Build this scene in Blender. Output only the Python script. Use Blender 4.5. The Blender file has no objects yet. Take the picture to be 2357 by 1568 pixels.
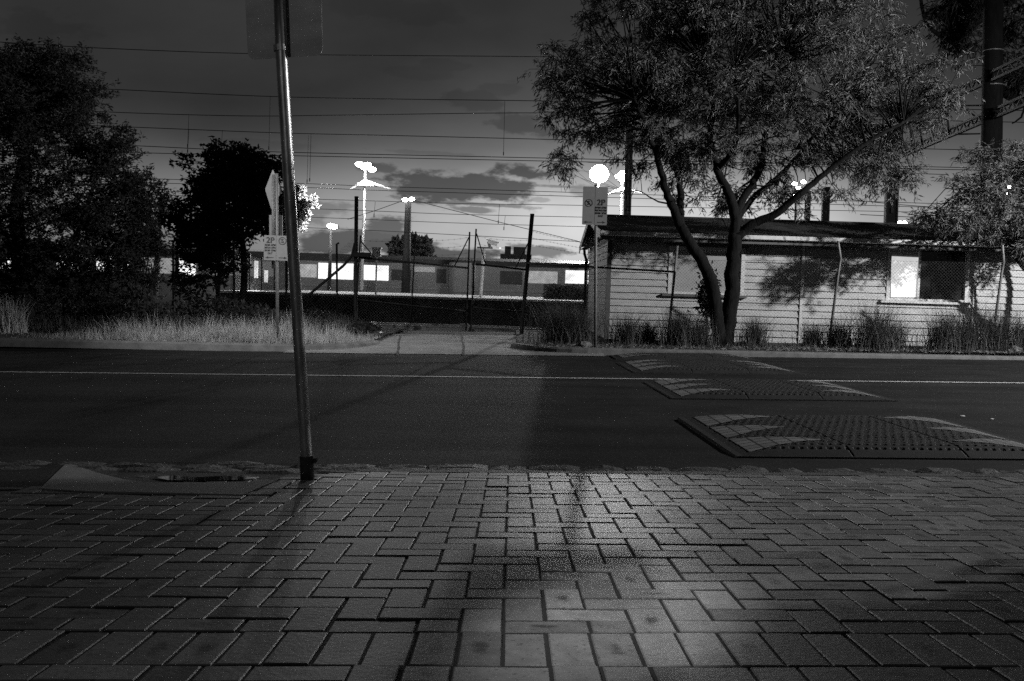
import bpy, math, random
import numpy as np
from mathutils import Vector
from math import radians, sin, cos, pi, sqrt
rng = random.Random(7); nr = np.random.default_rng(7)
scene = bpy.context.scene
COL = scene.collection

# ------------------------------------------------------------------ camera
W, H, F = 2357.0, 1568.0, 2292.0
CAM = Vector((0, 0, 1.10)); PITCH, ROLL = 0.052, 0.030
fw = Vector((0, cos(PITCH), -sin(PITCH))); r0 = Vector((1, 0, 0)); u0 = Vector((0, sin(PITCH), cos(PITCH)))
rt = r0 * cos(ROLL) + u0 * sin(ROLL); up = u0 * cos(ROLL) - r0 * sin(ROLL)
def ray(px, py): return fw + rt * ((px - W / 2) / F) - up * ((py - H / 2) / F)
def at(px, py, Y):
    d = ray(px, py); return CAM + d * (Y / d.y)
G, YAW = 0.0165, 0.03            # street climbs to the right and runs slightly away
def onplane(px, py, z0, gy=0.0):
    # z = z0 + G*x + gy*(y - YAW*x)
    d = ray(px, py); k = d.z - (G - gy * YAW) * d.x - gy * d.y
    t = (z0 - CAM.z) / k; return CAM + d * t
ROADZ, KN, KF = -0.10, 5.98, 18.3
SL = -0.057
def gz(x, y): return G * max(-30, min(30, x))
def pavez(x, y): return G * x + SL * (y - YAW * x - KN)
def onpave(px, py):
    d = ray(px, py); k = d.z - G * d.x - SL * (d.y - YAW * d.x)
    t = (-SL * KN - CAM.z) / k; return CAM + d * t
cam = bpy.data.cameras.new("camera"); co = bpy.data.objects.new("camera", cam); COL.objects.link(co)
from mathutils import Matrix
m = Matrix.Identity(4)
for i in range(3): m[i][0] = rt[i]; m[i][1] = up[i]; m[i][2] = -fw[i]; m[i][3] = CAM[i]
co.matrix_world = m; cam.sensor_width = 36; cam.lens = 36 * F / W; cam.clip_start = .05; cam.clip_end = 3000
scene.camera = co

# ------------------------------------------------------------------ materials
def mat(name, v, rough=.8, nscale=6.0, var=.25, bump=0.0, bscale=60.0, metal=0.0, spec=.5, emit=0.0, attr=None, trans=0.0, detail=5, stretch=None, grain=None, wear=False):
    mm = bpy.data.materials.new(name); mm.use_nodes = True; nt = mm.node_tree; N = nt.nodes; L = nt.links
    b = N["Principled BSDF"]; b.inputs["Roughness"].default_value = rough; b.inputs["Metallic"].default_value = metal
    b.inputs["Specular IOR Level"].default_value = spec
    tc = N.new("ShaderNodeTexCoord"); src = tc.outputs["Object"]
    if stretch:
        mp = N.new("ShaderNodeMapping"); mp.inputs["Scale"].default_value = stretch; L.new(src, mp.inputs[0]); src = mp.outputs[0]
    no = N.new("ShaderNodeTexNoise"); no.inputs["Scale"].default_value = nscale; no.inputs["Detail"].default_value = detail; no.inputs["Roughness"].default_value = .65
    L.new(src, no.inputs["Vector"])
    mr = N.new("ShaderNodeMapRange"); mr.inputs[1].default_value = .3; mr.inputs[2].default_value = .7
    mr.inputs[3].default_value = v * (1 - var); mr.inputs[4].default_value = v * (1 + var); L.new(no.outputs[0], mr.inputs[0])
    out = mr.outputs[0]
    if attr:
        a = N.new("ShaderNodeAttribute"); a.attribute_name = attr
        ml = N.new("ShaderNodeMath"); ml.operation = 'MULTIPLY'; L.new(out, ml.inputs[0]); L.new(a.outputs["Fac"], ml.inputs[1]); out = ml.outputs[0]
    if wear:      # tyre polished tracks running along the road
        mw = N.new("ShaderNodeMapping"); mw.inputs["Scale"].default_value = (.12, 1.6, 1); L.new(tc.outputs["Object"], mw.inputs[0])
        gw = N.new("ShaderNodeTexNoise"); gw.inputs["Scale"].default_value = 1.2; gw.inputs["Detail"].default_value = 6; L.new(mw.outputs[0], gw.inputs["Vector"])
        m3 = N.new("ShaderNodeMapRange"); m3.inputs[1].default_value = .3; m3.inputs[2].default_value = .7; m3.inputs[3].default_value = .6; m3.inputs[4].default_value = 1.45; L.new(gw.outputs[0], m3.inputs[0])
        ml = N.new("ShaderNodeMath"); ml.operation = 'MULTIPLY'; L.new(out, ml.inputs[0]); L.new(m3.outputs[0], ml.inputs[1]); out = ml.outputs[0]
    if grain:
        g2 = N.new("ShaderNodeTexNoise"); g2.inputs["Scale"].default_value = grain[0]; g2.inputs["Detail"].default_value = 2; L.new(src, g2.inputs["Vector"])
        m2 = N.new("ShaderNodeMapRange"); m2.inputs[1].default_value = .35; m2.inputs[2].default_value = .65; m2.inputs[3].default_value = 1-grain[1]; m2.inputs[4].default_value = 1+grain[1]; L.new(g2.outputs[0], m2.inputs[0])
        ml = N.new("ShaderNodeMath"); ml.operation = 'MULTIPLY'; L.new(out, ml.inputs[0]); L.new(m2.outputs[0], ml.inputs[1]); out = ml.outputs[0]
    cb = N.new("ShaderNodeCombineColor")
    for i in range(3): L.new(out, cb.inputs[i])
    L.new(cb.outputs[0], b.inputs["Base Color"])
    if bump:
        n2 = N.new("ShaderNodeTexNoise"); n2.inputs["Scale"].default_value = bscale; n2.inputs["Detail"].default_value = 4
        L.new(src, n2.inputs["Vector"]); bp = N.new("ShaderNodeBump"); bp.inputs["Strength"].default_value = bump; bp.inputs["Distance"].default_value = .01
        L.new(n2.outputs[0], bp.inputs["Height"]); L.new(bp.outputs[0], b.inputs["Normal"])
    if emit:
        L.new(cb.outputs[0], b.inputs["Emission Color"]); b.inputs["Emission Strength"].default_value = emit
    if trans:
        t = N.new("ShaderNodeBsdfTranslucent"); L.new(cb.outputs[0], t.inputs[0]); mx = N.new("ShaderNodeMixShader"); mx.inputs[0].default_value = trans
        L.new(b.outputs[0], mx.inputs[1]); L.new(t.outputs[0], mx.inputs[2]); L.new(mx.outputs[0], N["Material Output"].inputs[0])
    mm["base"] = v
    return mm
def nodes(mm): return mm.node_tree.nodes, mm.node_tree.links, mm.node_tree.nodes["Principled BSDF"]

M = {}
M['asphalt'] = mat('asphalt', .017, .9, 1.3, .35, .3, 90, spec=.10, grain=(55, .5), wear=True)
M['soil'] = mat('soil', .05, .95, 2.2, .5, .8, 40)
M['ballast'] = mat('ballast', .03, .9, 25, .6, 1, 60)
M['concrete'] = mat('concrete', .20, .85, 2.5, .3, .4, 90, grain=(50, .3))
M['kerb'] = mat('kerb_concrete', .12, .8, 5, .35, .5, 70)
M['bluestone'] = mat('bluestone', .045, .7, 9, .5, 1, 45)
M['paver'] = mat('paver', .15, .55, 14, .25, .16, 55, attr='tone', spec=.35)
M['sand'] = mat('joint_sand', .010, .95, 60, .5, .5, 200)
M['rampc'] = mat('ramp_concrete', .17, .7, 8, .12, .25, 160)
M['line'] = mat('line_paint', .42, .7, 14, .6, .2, 120)
M['galv'] = mat('galvanised_steel', .42, .42, 26, .35, .12, 60, metal=.8, stretch=(1, 1, .25))
M['galvdull'] = mat('dull_galvanised', .17, .6, 16, .3, .1, 60, metal=.3)
M['plateback'] = mat('sign_back', .5, .45, 4, .3, .0, stretch=(1, 1, 2.5))
M['darksteel'] = mat('dark_steel', .02, .7, 18, .4, spec=.15)
M['rust'] = mat('weathered_steel', .05, .8, 30, .5, .3, 50, spec=.2)
M['signwhite'] = mat('sign_face', .23, .5, 12, .08)
M['ink'] = mat('sign_ink', .03, .6)
M['rubber'] = mat('cushion_rubber', .022, .75, 9, .35, .25, 120, spec=.22)
M['wb'] = mat('weatherboard_paint', .44, .6, 3.2, .2, .12, 30, stretch=(1, 1, 6))
M['trim'] = mat('trim_paint', .62, .5, 8, .2)
M['dtrim'] = mat('dark_trim_paint', .10, .6, 8, .25)
M['roof'] = mat('corrugated_roof', .09, .6, 2.5, .55, .2, 20, metal=.2)
M['soffit'] = mat('soffit', .16, .8, 4, .2)
M['glass'] = mat('dark_glass', .02, .06, 2, .3, spec=.8)
M['blind'] = mat('window_blind', .33, .8, 2, .1)
M['bark'] = mat('bark', .012, .95, 14, .5, 1, 35, stretch=(1, 1, .3), spec=.1)
M['barkgum'] = mat('gum_bark', .009, .9, 10, .5, .6, 30, stretch=(1, 1, .2), spec=.1)
M['leaf'] = mat('leaf', .12, .55, 1.2, .4, trans=.25)
M['leafdark'] = mat('leaf_dark', .030, .7, 1.0, .5, trans=.15, spec=.25)
M['leafpale'] = mat('leaf_pale', .20, .6, 1.5, .35, trans=.3)
M['dry'] = mat('dry_grass', .42, .8, 2.0, .35, trans=.35)
M['tussock'] = mat('tussock_grass', .075, .7, 3.0, .4, trans=.3)
M['wire'] = mat('wire', .012, .8, spec=.05)
M['mesh'] = mat('fence_wire', .05, .7, spec=.2)
M['train'] = mat('train_side', .19, .5, 1.2, .2)
M['traindark'] = mat('train_roof', .03, .6)
M['trainpale'] = mat('train_cab_end', .22, .5, 2, .1)
M['litwin'] = mat('lit_carriage_window', .8, .4, 1.3, .5, emit=1.5)
M['dimwin'] = mat('dim_carriage_window', .5, .4, 1, .1, emit=.10)
M['midwin'] = mat('hazy_carriage_window', .5, .4, 3, .3, emit=.42)
M['lamp'] = mat('lamp_glow', .9, .4, 1, .01, emit=60)
M['lampbig'] = mat('flood_glow', .9, .4, 1, .01, emit=400)
M['platform'] = mat('platform_paving', .35, .8, 6, .15)
M['coping'] = mat('platform_coping', .75, .6, 6, .1)
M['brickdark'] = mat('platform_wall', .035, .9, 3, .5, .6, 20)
M['litter'] = mat('litter', .7, .6, 9, .1)
M['far'] = mat('far_building', .5, .9, .5, .3)
M['mulch'] = mat('mulch', .04, .95, 12, .7, 1, 60)
M['puddle'] = mat('water', .02, .06, 3, .2, spec=.7)
M['seam'] = mat('joint_seam', .02, .9)
# lattice cushion marking: white tiles with dark joints
def add_grid(mm, s=.115):
    N, L, b = nodes(mm)
    tc = N.new("ShaderNodeTexCoord"); br = N.new("ShaderNodeTexBrick"); br.offset = 0; br.inputs["Scale"].default_value = 1
    br.inputs["Brick Width"].default_value = s * 1.1; br.inputs["Row Height"].default_value = s; br.inputs["Mortar Size"].default_value = .009
    br.inputs["Color1"].default_value = (.24,) * 3 + (1,); br.inputs["Color2"].default_value = (.15,) * 3 + (1,); br.inputs["Mortar"].default_value = (.03,) * 3 + (1,)
    L.new(tc.outputs["Object"], br.inputs["Vector"]); 
    for l in list(b.inputs["Base Color"].links): L.remove(l)
    L.new(br.outputs[0], b.inputs["Base Color"])
M['mark'] = mat('cushion_marking', .5, .55); add_grid(M['mark'])
# paver: worn dark spot per brick from UV
def paver_spots(mm):
    N, L, b = nodes(mm)
    link = b.inputs["Base Color"].links[0]; src = link.from_socket
    uv = N.new("ShaderNodeUVMap"); uv.uv_map = 'brick'
    sub = N.new("ShaderNodeVectorMath"); sub.operation = 'SUBTRACT'; sub.inputs[1].default_value = (.5, .5, 0); L.new(uv.outputs[0], sub.inputs[0])
    ln = N.new("ShaderNodeVectorMath"); ln.operation = 'LENGTH'; L.new(sub.outputs[0], ln.inputs[0])
    no = N.new("ShaderNodeTexNoise"); no.inputs["Scale"].default_value = 22; tc = N.new("ShaderNodeTexCoord"); L.new(tc.outputs["Object"], no.inputs["Vector"])
    ad = N.new("ShaderNodeMath"); ad.operation = 'MULTIPLY_ADD'; L.new(no.outputs[0], ad.inputs[0]); ad.inputs[1].default_value = .45; L.new(ln.outputs["Value"], ad.inputs[2])
    a = N.new("ShaderNodeAttribute"); a.attribute_name = 'spot'
    mr = N.new("ShaderNodeMapRange"); mr.interpolation_type = 'SMOOTHSTEP'; mr.inputs[1].default_value = .26; mr.inputs[2].default_value = .52; mr.inputs[3].default_value = 1; mr.inputs[4].default_value = 0
    L.new(ad.outputs[0], mr.inputs[0])
    mu = N.new("ShaderNodeMath"); mu.operation = 'MULTIPLY'; L.new(mr.outputs[0], mu.inputs[0]); L.new(a.outputs["Fac"], mu.inputs[1])
    mx = N.new("ShaderNodeMix"); mx.data_type = 'RGBA'; mx.blend_type = 'MULTIPLY'; L.new(mu.outputs[0], mx.inputs[0]); L.new(src, mx.inputs[6]); mx.inputs[7].default_value = (.3, .3, .3, 1)
    # fine pits
    vo = N.new("ShaderNodeTexNoise"); vo.inputs["Scale"].default_value = 75; vo.inputs["Detail"].default_value = 2; L.new(tc.outputs["Object"], vo.inputs["Vector"])
    m2 = N.new("ShaderNodeMapRange"); m2.inputs[1].default_value = .60; m2.inputs[2].default_value = .70; m2.inputs[3].default_value = 1; m2.inputs[4].default_value = .55; L.new(vo.outputs[0], m2.inputs[0])
    # broad grime
    gr = N.new("ShaderNodeTexNoise"); gr.inputs["Scale"].default_value = 1.1; gr.inputs["Detail"].default_value = 5; L.new(tc.outputs["Object"], gr.inputs["Vector"])
    m3 = N.new("ShaderNodeMapRange"); m3.inputs[1].default_value = .3; m3.inputs[2].default_value = .7; m3.inputs[3].default_value = .7; m3.inputs[4].default_value = 1.25; L.new(gr.outputs[0], m3.inputs[0])
    mm_ = N.new("ShaderNodeMath"); mm_.operation = 'MULTIPLY'; L.new(m2.outputs[0], mm_.inputs[0]); L.new(m3.outputs[0], mm_.inputs[1])
    cb = N.new("ShaderNodeCombineColor"); [L.new(mm_.outputs[0], cb.inputs[i]) for i in range(3)]
    my = N.new("ShaderNodeMix"); my.data_type = 'RGBA'; my.blend_type = 'MULTIPLY'; my.inputs[0].default_value = 1; L.new(mx.outputs[2], my.inputs[6]); L.new(cb.outputs[0], my.inputs[7])
    L.new(my.outputs[2], b.inputs["Base Color"])
paver_spots(M['paver'])

# ------------------------------------------------------------------ mesh helpers
class MB:
    def __init__(s): s.v = []; s.f = []
    def add(s, vs, fs):
        n = len(s.v); s.v += [tuple(v) for v in vs]; s.f += [tuple(i + n for i in f) for f in fs]
        return s
    def box(s, a, b, ctr=None, rz=0):
        x0, y0, z0 = a; x1, y1, z1 = b
        vs = [(x0,y0,z0),(x1,y0,z0),(x1,y1,z0),(x0,y1,z0),(x0,y0,z1),(x1,y0,z1),(x1,y1,z1),(x0,y1,z1)]
        return s.add(vs, [(3,2,1,0),(4,5,6,7),(0,1,5,4),(1,2,6,5),(2,3,7,6),(3,0,4,7)])
    def bar(s, p, q, w, h=None, upv=(0,0,1)):
        h = h or w; p = Vector(p); q = Vector(q); d = (q - p).normalized(); u = Vector(upv)
        if abs(d.dot(u)) > .95: u = Vector((0, 1, 0))
        sx = d.cross(u).normalized() * (w / 2); sz = sx.normalized().cross(d) * (h / 2)
        vs = [p-sx-sz, p+sx-sz, p+sx+sz, p-sx+sz, q-sx-sz, q+sx-sz, q+sx+sz, q-sx+sz]
        return s.add(vs, [(0,1,2,3),(7,6,5,4),(0,4,5,1),(1,5,6,2),(2,6,7,3),(3,7,4,0)])
    def tube(s, pts, r, n=8, cap=True):
        pts = [Vector(p) for p in pts]
        if not hasattr(r, '__len__'): r = [r] * len(pts)
        n0 = len(s.v); ref = None
        for i, p in enumerate(pts):
            d = (pts[min(i+1, len(pts)-1)] - pts[max(i-1, 0)]).normalized()
            if ref is None:
                ref = Vector((0,1,0)) if abs(d.y) < .9 else Vector((1,0,0))
            a = (ref - d * ref.dot(d)).normalized(); b = d.cross(a); ref = a
            for k in range(n):
                t = 2*pi*k/n; s.v.append(tuple(p + a*(cos(t)*r[i]) + b*(sin(t)*r[i])))
        for i in range(len(pts)-1):
            for k in range(n):
                k2 = (k+1) % n; s.f.append((n0+i*n+k, n0+i*n+k2, n0+(i+1)*n+k2, n0+(i+1)*n+k))
        if cap:
            s.f.append(tuple(n0+k for k in reversed(range(n)))); s.f.append(tuple(n0+(len(pts)-1)*n+k for k in range(n)))
        return s
    def prism(s, poly, thick):
        # poly: list of 3D points, thick: Vector
        n = len(poly); t = Vector(thick); vs = [Vector(p) for p in poly] + [Vector(p) + t for p in poly]
        fs = [tuple(reversed(range(n))), tuple(range(n, 2*n))] + [(i, (i+1) % n, n+(i+1) % n, n+i) for i in range(n)]
        return s.add(vs, fs)
    def sphere(s, c, rx, ry, rz, n=10, m=7):
        c = Vector(c); vs = [c + Vector((0,0,rz))]
        for i in range(1, m):
            for k in range(n): vs.append(c + Vector((rx*sin(pi*i/m)*cos(2*pi*k/n), ry*sin(pi*i/m)*sin(2*pi*k/n), rz*cos(pi*i/m))))
        vs.append(c - Vector((0,0,rz))); fs = [(0, 1+k, 1+(k+1) % n) for k in range(n)]
        for i in range(m-2):
            for k in range(n): fs.append((1+i*n+k, 1+(i+1)*n+k, 1+(i+1)*n+(k+1) % n, 1+i*n+(k+1) % n))
        b = len(vs)-1; fs += [(b, 1+(m-2)*n+(k+1) % n, 1+(m-2)*n+k) for k in range(n)]
        return s.add(vs, fs)
def link(o, parent=None):
    COL.objects.link(o)
    if parent is not None:
        o.parent = parent
        if parent.type == 'EMPTY' and not parent.get('local'): o.location = -parent.location
    return o
def build(name, mb, m, parent=None, smooth=False, bevel=0):
    me = bpy.data.meshes.new(name)
    if isinstance(mb, MB): me.from_pydata(mb.v, [], mb.f)
    else: me = mb
    me.name = name
    if isinstance(m, (list, tuple)): [me.materials.append(x) for x in m]
    else: me.materials.append(m)
    if smooth: me.polygons.foreach_set('use_smooth', [True]*len(me.polygons))
    o = bpy.data.objects.new(name, me); link(o, parent)
    if bevel:
        b = o.modifiers.new('bevel', 'BEVEL'); b.width = bevel; b.segments = 2; b.limit_method = 'ANGLE'
    return o
def tag(o, label, cat, group=None):
    o['label'] = label; o['category'] = cat
    if group: o['group'] = group
    return o
def struct(name, mb, m, **k):
    o = build(name, mb, m, **k); o['kind'] = 'structure'; return o
def thing(name, label, cat, loc=(0,0,0), group=None, local=False):
    o = bpy.data.objects.new(name, None); COL.objects.link(o); o.location = loc; o.empty_display_size = .1
    if local: o['local'] = 1
    return tag(o, label, cat, group)
def npmesh(name, V, Fq, k):
    me = bpy.data.meshes.new(name); nv = len(V); nf = len(Fq)
    me.vertices.add(nv); me.vertices.foreach_set('co', np.asarray(V, np.float32).ravel())
    me.loops.add(nf*k); me.loops.foreach_set('vertex_index', np.asarray(Fq, np.int32).ravel())
    me.polygons.add(nf); me.polygons.foreach_set('loop_start', np.arange(0, nf*k, k, dtype=np.int32)); me.polygons.foreach_set('use_smooth', np.zeros(nf, bool))
    me.update(calc_edges=True); me.validate(); return me

# ------------------------------------------------------------------ foliage
def leaf_arrays(P, Dr, L, w):
    n = len(P); Dr = Dr / (np.linalg.norm(Dr, axis=1, keepdims=True) + 1e-9)
    S = np.cross(Dr, nr.normal(size=(n, 3))); S /= (np.linalg.norm(S, axis=1, keepdims=True) + 1e-9)
    L = L[:, None]; w = w[:, None]; Nn = np.cross(Dr, S)
    V = np.stack([P, P + Dr*L*.45 + S*w + Nn*L*.06, P + Dr*L, P + Dr*L*.45 - S*w + Nn*L*.06], 1).reshape(-1, 3)
    return V, np.arange(4*n).reshape(n, 4)
def tree(name, label, cat, limbs, blobs, lm, bm, leafL=.14, leafW=.014, per=110, cr=.45, droop=.5, twigs=7, group=None, sub=True, branchr=.018):
    base = Vector(limbs[0][0][0]); root = thing(name, label, cat, base, group)
    tb = MB(); pts = []
    for li, (pl, ra, rb) in enumerate(limbs):
        P = [Vector(p) for p in pl]; Q = []; R = []
        nseg = 5
        for i in range(len(P)-1):
            a = P[max(i-1,0)]; b = P[i]; c = P[i+1]; d = P[min(i+2,len(P)-1)]
            for k in range(nseg):
                t = k/nseg
                q = .5*((2*b)+(c-a)*t+(2*a-5*b+4*c-d)*t*t+(-a+3*b-3*c+d)*t**3)
                Q.append(q + Vector((rng.gauss(0,1),rng.gauss(0,1),0))*.012)
        Q.append(P[-1]); n = len(Q)
        R = [ra + (rb-ra)*i/(n-1) for i in range(n)]
        tb.tube(Q, R, 8); pts += [(q, r) for q, r in zip(Q[n//3:], R[n//3:])]
    build('trunk', tb, bm, root, smooth=True)
    bb = MB(); LP = []; LD = []
    PA = np.array([tuple(p) for p, r in pts])
    for (c, rx, ry, rz, ncl) in blobs:
        for _ in range(ncl):
            while True:
                d = Vector((rng.uniform(-1,1), rng.uniform(-1,1), rng.uniform(-1,1)))
                if .12 < d.length < 1: break
            cc = Vector(c) + Vector((d.x*rx, d.y*ry, d.z*rz))
            k = int(np.argmin(((PA - np.array(cc))**2).sum(1) + nr.uniform(0, .6, len(PA)))); q, r = pts[k]
            if sub:
                mid = (q + cc)/2 + Vector((rng.gauss(0,.1), rng.gauss(0,.1), rng.uniform(-.12,.2)))*(q-cc).length
                rr = min(r*.7, branchr)
                bb.tube([q, q.lerp(mid,.5)+Vector((0,0,.03)), mid, cc], [rr, rr*.8, rr*.6, rr*.3], 4, cap=False)
            scr = cr*rng.uniform(.6, 1.25)
            for t in range(twigs):
                dv = Vector((rng.gauss(0,1), rng.gauss(0,1), rng.gauss(.1,.7))).normalized()*scr*rng.uniform(.5, 1.2)
                tip = cc + dv + Vector((0,0,-droop*.35*scr)); mid = cc + dv*.55 + Vector((0,0,.08*scr))
                if sub and t % 2 == 0: bb.tube([cc, mid, tip], [.006, .004, .002], 3, cap=False)
                m_ = max(3, per//twigs)
                for j in range(m_):
                    u = rng.uniform(.15, 1)
                    p = (1-u)**2*cc + 2*u*(1-u)*mid + u*u*tip
                    LP.append((p.x+rng.gauss(0,.03), p.y+rng.gauss(0,.03), p.z+rng.gauss(0,.03)))
                    LD.append((dv.x/scr*.8+rng.gauss(0,.7), dv.y/scr*.8+rng.gauss(0,.7), dv.z/scr*.5-droop+rng.gauss(0,.5)))
    if sub: build('branch', bb, bm, root)
    n = len(LP); V, Fq = leaf_arrays(np.array(LP), np.array(LD), nr.uniform(.6, 1.25, n)*leafL, nr.uniform(.7, 1.3, n)*leafW)
    build('crown', npmesh('crown', V, Fq, 4), lm, root)
    return root
def pxblob(px, py, D, rx, ry, rd, n):
    s = D/F; c = at(px, py, D); return (c, rx*s, rd, ry*s, n)
def pl(*a): return [at(*p) for p in a]

# ================================================================== GROUND
def strip_mesh(ys, zs, x0=-60, x1=60, nx=60):
    mb = MB(); xs = [x0 + (x1-x0)*i/nx for i in range(nx+1)]
    for x in xs:
        for y, z in zip(ys, zs): mb.v.append((x, y + YAW*x, z + G*max(-30, min(30, x))))
    m_ = len(ys)
    for i in range(nx):
        for j in range(m_-1): a = i*m_+j; mb.f.append((a, a+m_, a+m_+1, a+1))
    return mb
# wide ground sheet to the horizon
struct('ground', strip_mesh([-60, 0, 6.2, 18.4, 26.5, 27.3, 60, 400, 2500], [-.32, -.32, -.32, -.32, -.06, -.25, -.35, -.5, -2], -1500, 1500, 150), M['soil'])
# road
struct('road', strip_mesh([6.0, 6.55, 7.3, 12, 18.28], [-.075, -.068, ROADZ+.002, ROADZ+.0, ROADZ-.004], -60, 60, 80), M['asphalt'])
struct('road_marking', strip_mesh([13.36, 13.47], [ROADZ+.004, ROADZ+.004], -60, 60, 80), M['line'])

# far verges (raised), driveway between
def onfar(px, py, z0=0.0): return onplane(px, py, z0)
def X(p): return p.x
DX0, DX1 = onfar(835, 795).x, onfar(1190, 795).x     # driveway throat
def poly_sheet(outer, z, yoff=0):
    mb = MB(); mb.v = [(x, y, z + G*x) for x, y in outer]; mb.f = [tuple(range(len(outer)))]; return mb
K = lambda x: KF + YAW*x
# corner curves
def arc(cx, cy, r, a0, a1, n=8): return [(cx + r*cos(radians(a0+(a1-a0)*i/n)), cy + r*sin(radians(a0+(a1-a0)*i/n))) for i in range(n+1)]
LE = DX0; RE = DX1
left_edge = [(-60, K(-60)+.15), (LE-1.1, K(LE-1.1)+.15)] + [(LE-1.1 + 1.1*sin(t), K(LE)+.15 + 2.1*(1-cos(t))) for t in [i*pi/16 for i in range(1, 9)]] + [(LE-.25, 21.6), (LE-.9, 23.2), (LE-1.2, 26.5)]
right_edge = [(60, K(60)+.15), (RE+1.3, K(RE+1.3)+.15)] + [(RE+1.3 - 1.3*sin(t), K(RE)+.19 + 1.5*(1-cos(t))) for t in [i*pi/16 for i in range(1, 9)]] + [(RE, 26.5)]
def verge(name, edge, flip):
    mb = MB(); far = -60 if not flip else 60
    for x, y in edge: mb.v += [(x, y, gz(x, y)+.0), (x, max(26.6, y+.1), gz(x, y)-.0), (x, y, gz(x,y)-.4)]
    for i in range(len(edge)-1):
        a = i*3; mb.f.append((a, a+3, a+4, a+1)); mb.f.append((a+2, a+5, a+3, a))
    return struct(name, mb, M['mulch'])
def ribbon(edge, w, h0, h1, name, m_):
    # kerb following an edge, offset outwards to the road side
    mb = MB(); n = len(edge)
    for i, (x, y) in enumerate(edge):
        a = Vector(edge[max(i-1,0)]); b = Vector(edge[min(i+1,n-1)]); d = (b-a).normalized(); nn = Vector((-d.y, d.x))
        if nn.dot(Vector((x, y)) - Vector((x + (0 if abs(d.x) > .5 else (1 if x > (LE+RE)/2 else -1)), y+1))) < 0: nn = -nn
        o = Vector((x, y)) + nn*w; z = gz(x, y)
        mb.v += [(x, y, z+h0-.05), (x, y, z+h1), (x+nn.x*w*.75, y+nn.y*w*.75, z+h1-.004), (o.x, o.y, z+h1-.035), (o.x+nn.x*.02, o.y+nn.y*.02, z+h0)]
    for i in range(n-1):
        for k in range(4): a = i*5+k; mb.f.append((a, a+1, a+6, a+5))
    return struct(name, mb, m_, smooth=False)
verge('verge', left_edge, 0); verge('verge', right_edge, 1)
def dens(edge):
    out = []
    for (a, b) in zip(edge[:-1], edge[1:]):
        L_ = sqrt((a[0]-b[0])**2+(a[1]-b[1])**2); k = max(1, int(L_/2.4))
        for i in range(k): out.append((a[0]+(b[0]-a[0])*i/k, a[1]+(b[1]-a[1])*i/k))
    return out + [edge[-1]]
ribbon(left_edge[:9], .15, ROADZ-.02, .03, 'kerb', M['kerb']); ribbon(right_edge[:9], .15, ROADZ-.02, .03, 'kerb', M['kerb'])
# driveway crossover
dm = MB()
rows = [(K(0)-.35, ROADZ+.004), (K(0)+.05, ROADZ+.03), (20.2, -.045), (24.1, -.03)]
for y, z in rows:
    for k in range(9):
        xl = LE-1.3; xr = RE+1.6 if y < 19 else RE+.3; x = xl + (xr-xl)*k/8
        dm.v.append((x, y+YAW*x, z+G*x))
for r in range(3):
    for k in range(8): a = r*9+k; dm.f.append((a, a+1, a+10, a+9))
struct('driveway', dm, M['concrete'])
js = MB()
for (xa, xb) in ((910, 918), (1062, 1070)):
    pa = onfar(922 if xa == 910 else 1062, 772, -.03); pb = onfar(914 if xa == 910 else 1070, 816, ROADZ+.02)
    n = 8; pp = []
    for i in range(n+1):
        t = i/n; y = pa.y+(pb.y-pa.y)*t; x = pa.x+(pb.x-pa.x)*t + rng.gauss(0,.012)
        yy = y - YAW*x; z = np.interp(yy, [r_[0] for r_ in rows], [r_[1] for r_ in rows]) + G*x + .004; pp.append((x, y, z))
    for a, b in zip(pp[:-1], pp[1:]): js.add([(a[0]-.02,a[1],a[2]),(b[0]-.02,b[1],b[2]),(b[0]+.02,b[1],b[2]),(a[0]+.02,a[1],a[2])], [(0,1,2,3)])
struct('driveway_joint', js, M['seam'])

# near pavement: individually laid pavers in one surface
u_ = .117; bricks = []     # (x, y, lenx, leny) in road-aligned units
def herring(r0_, r1_, y_start, xlim):
    for r in range(r0_, r1_):
        for c in range(-xlim, xlim):
            k = (c - r) % 4
            if k == 0: bricks.append((c, r, 2, 1, y_start))
            elif k == 3: bricks.append((c, r, 1, 2 if r < r1_-1 else 1, y_start))
            elif k == 2 and r == r0_: bricks.append((c, r, 1, 1, y_start))
YS = 2.315
XL = 40
for c in range(-XL, XL): bricks.append((c*.97, 0, .97, 2.35, YS))
herring(0, 29, YS + 2.35*u_, XL)
herring(-9, 0, YS, XL)
yend = YS + 2.35*u_ + 29*u_
CORN = onpave(735, 1100).x
BV = []; BF = []; tone = []; spot = []; BU = []
g = .0040; gy_ = .0058
def ramp_cut(x, y):   # region left of the sign where the ramp and broken kerb are
    return x < CORN and y - YAW*x > KN - .30 - .55*min(1, max(0, (CORN - .15 - x)/.9))
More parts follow.
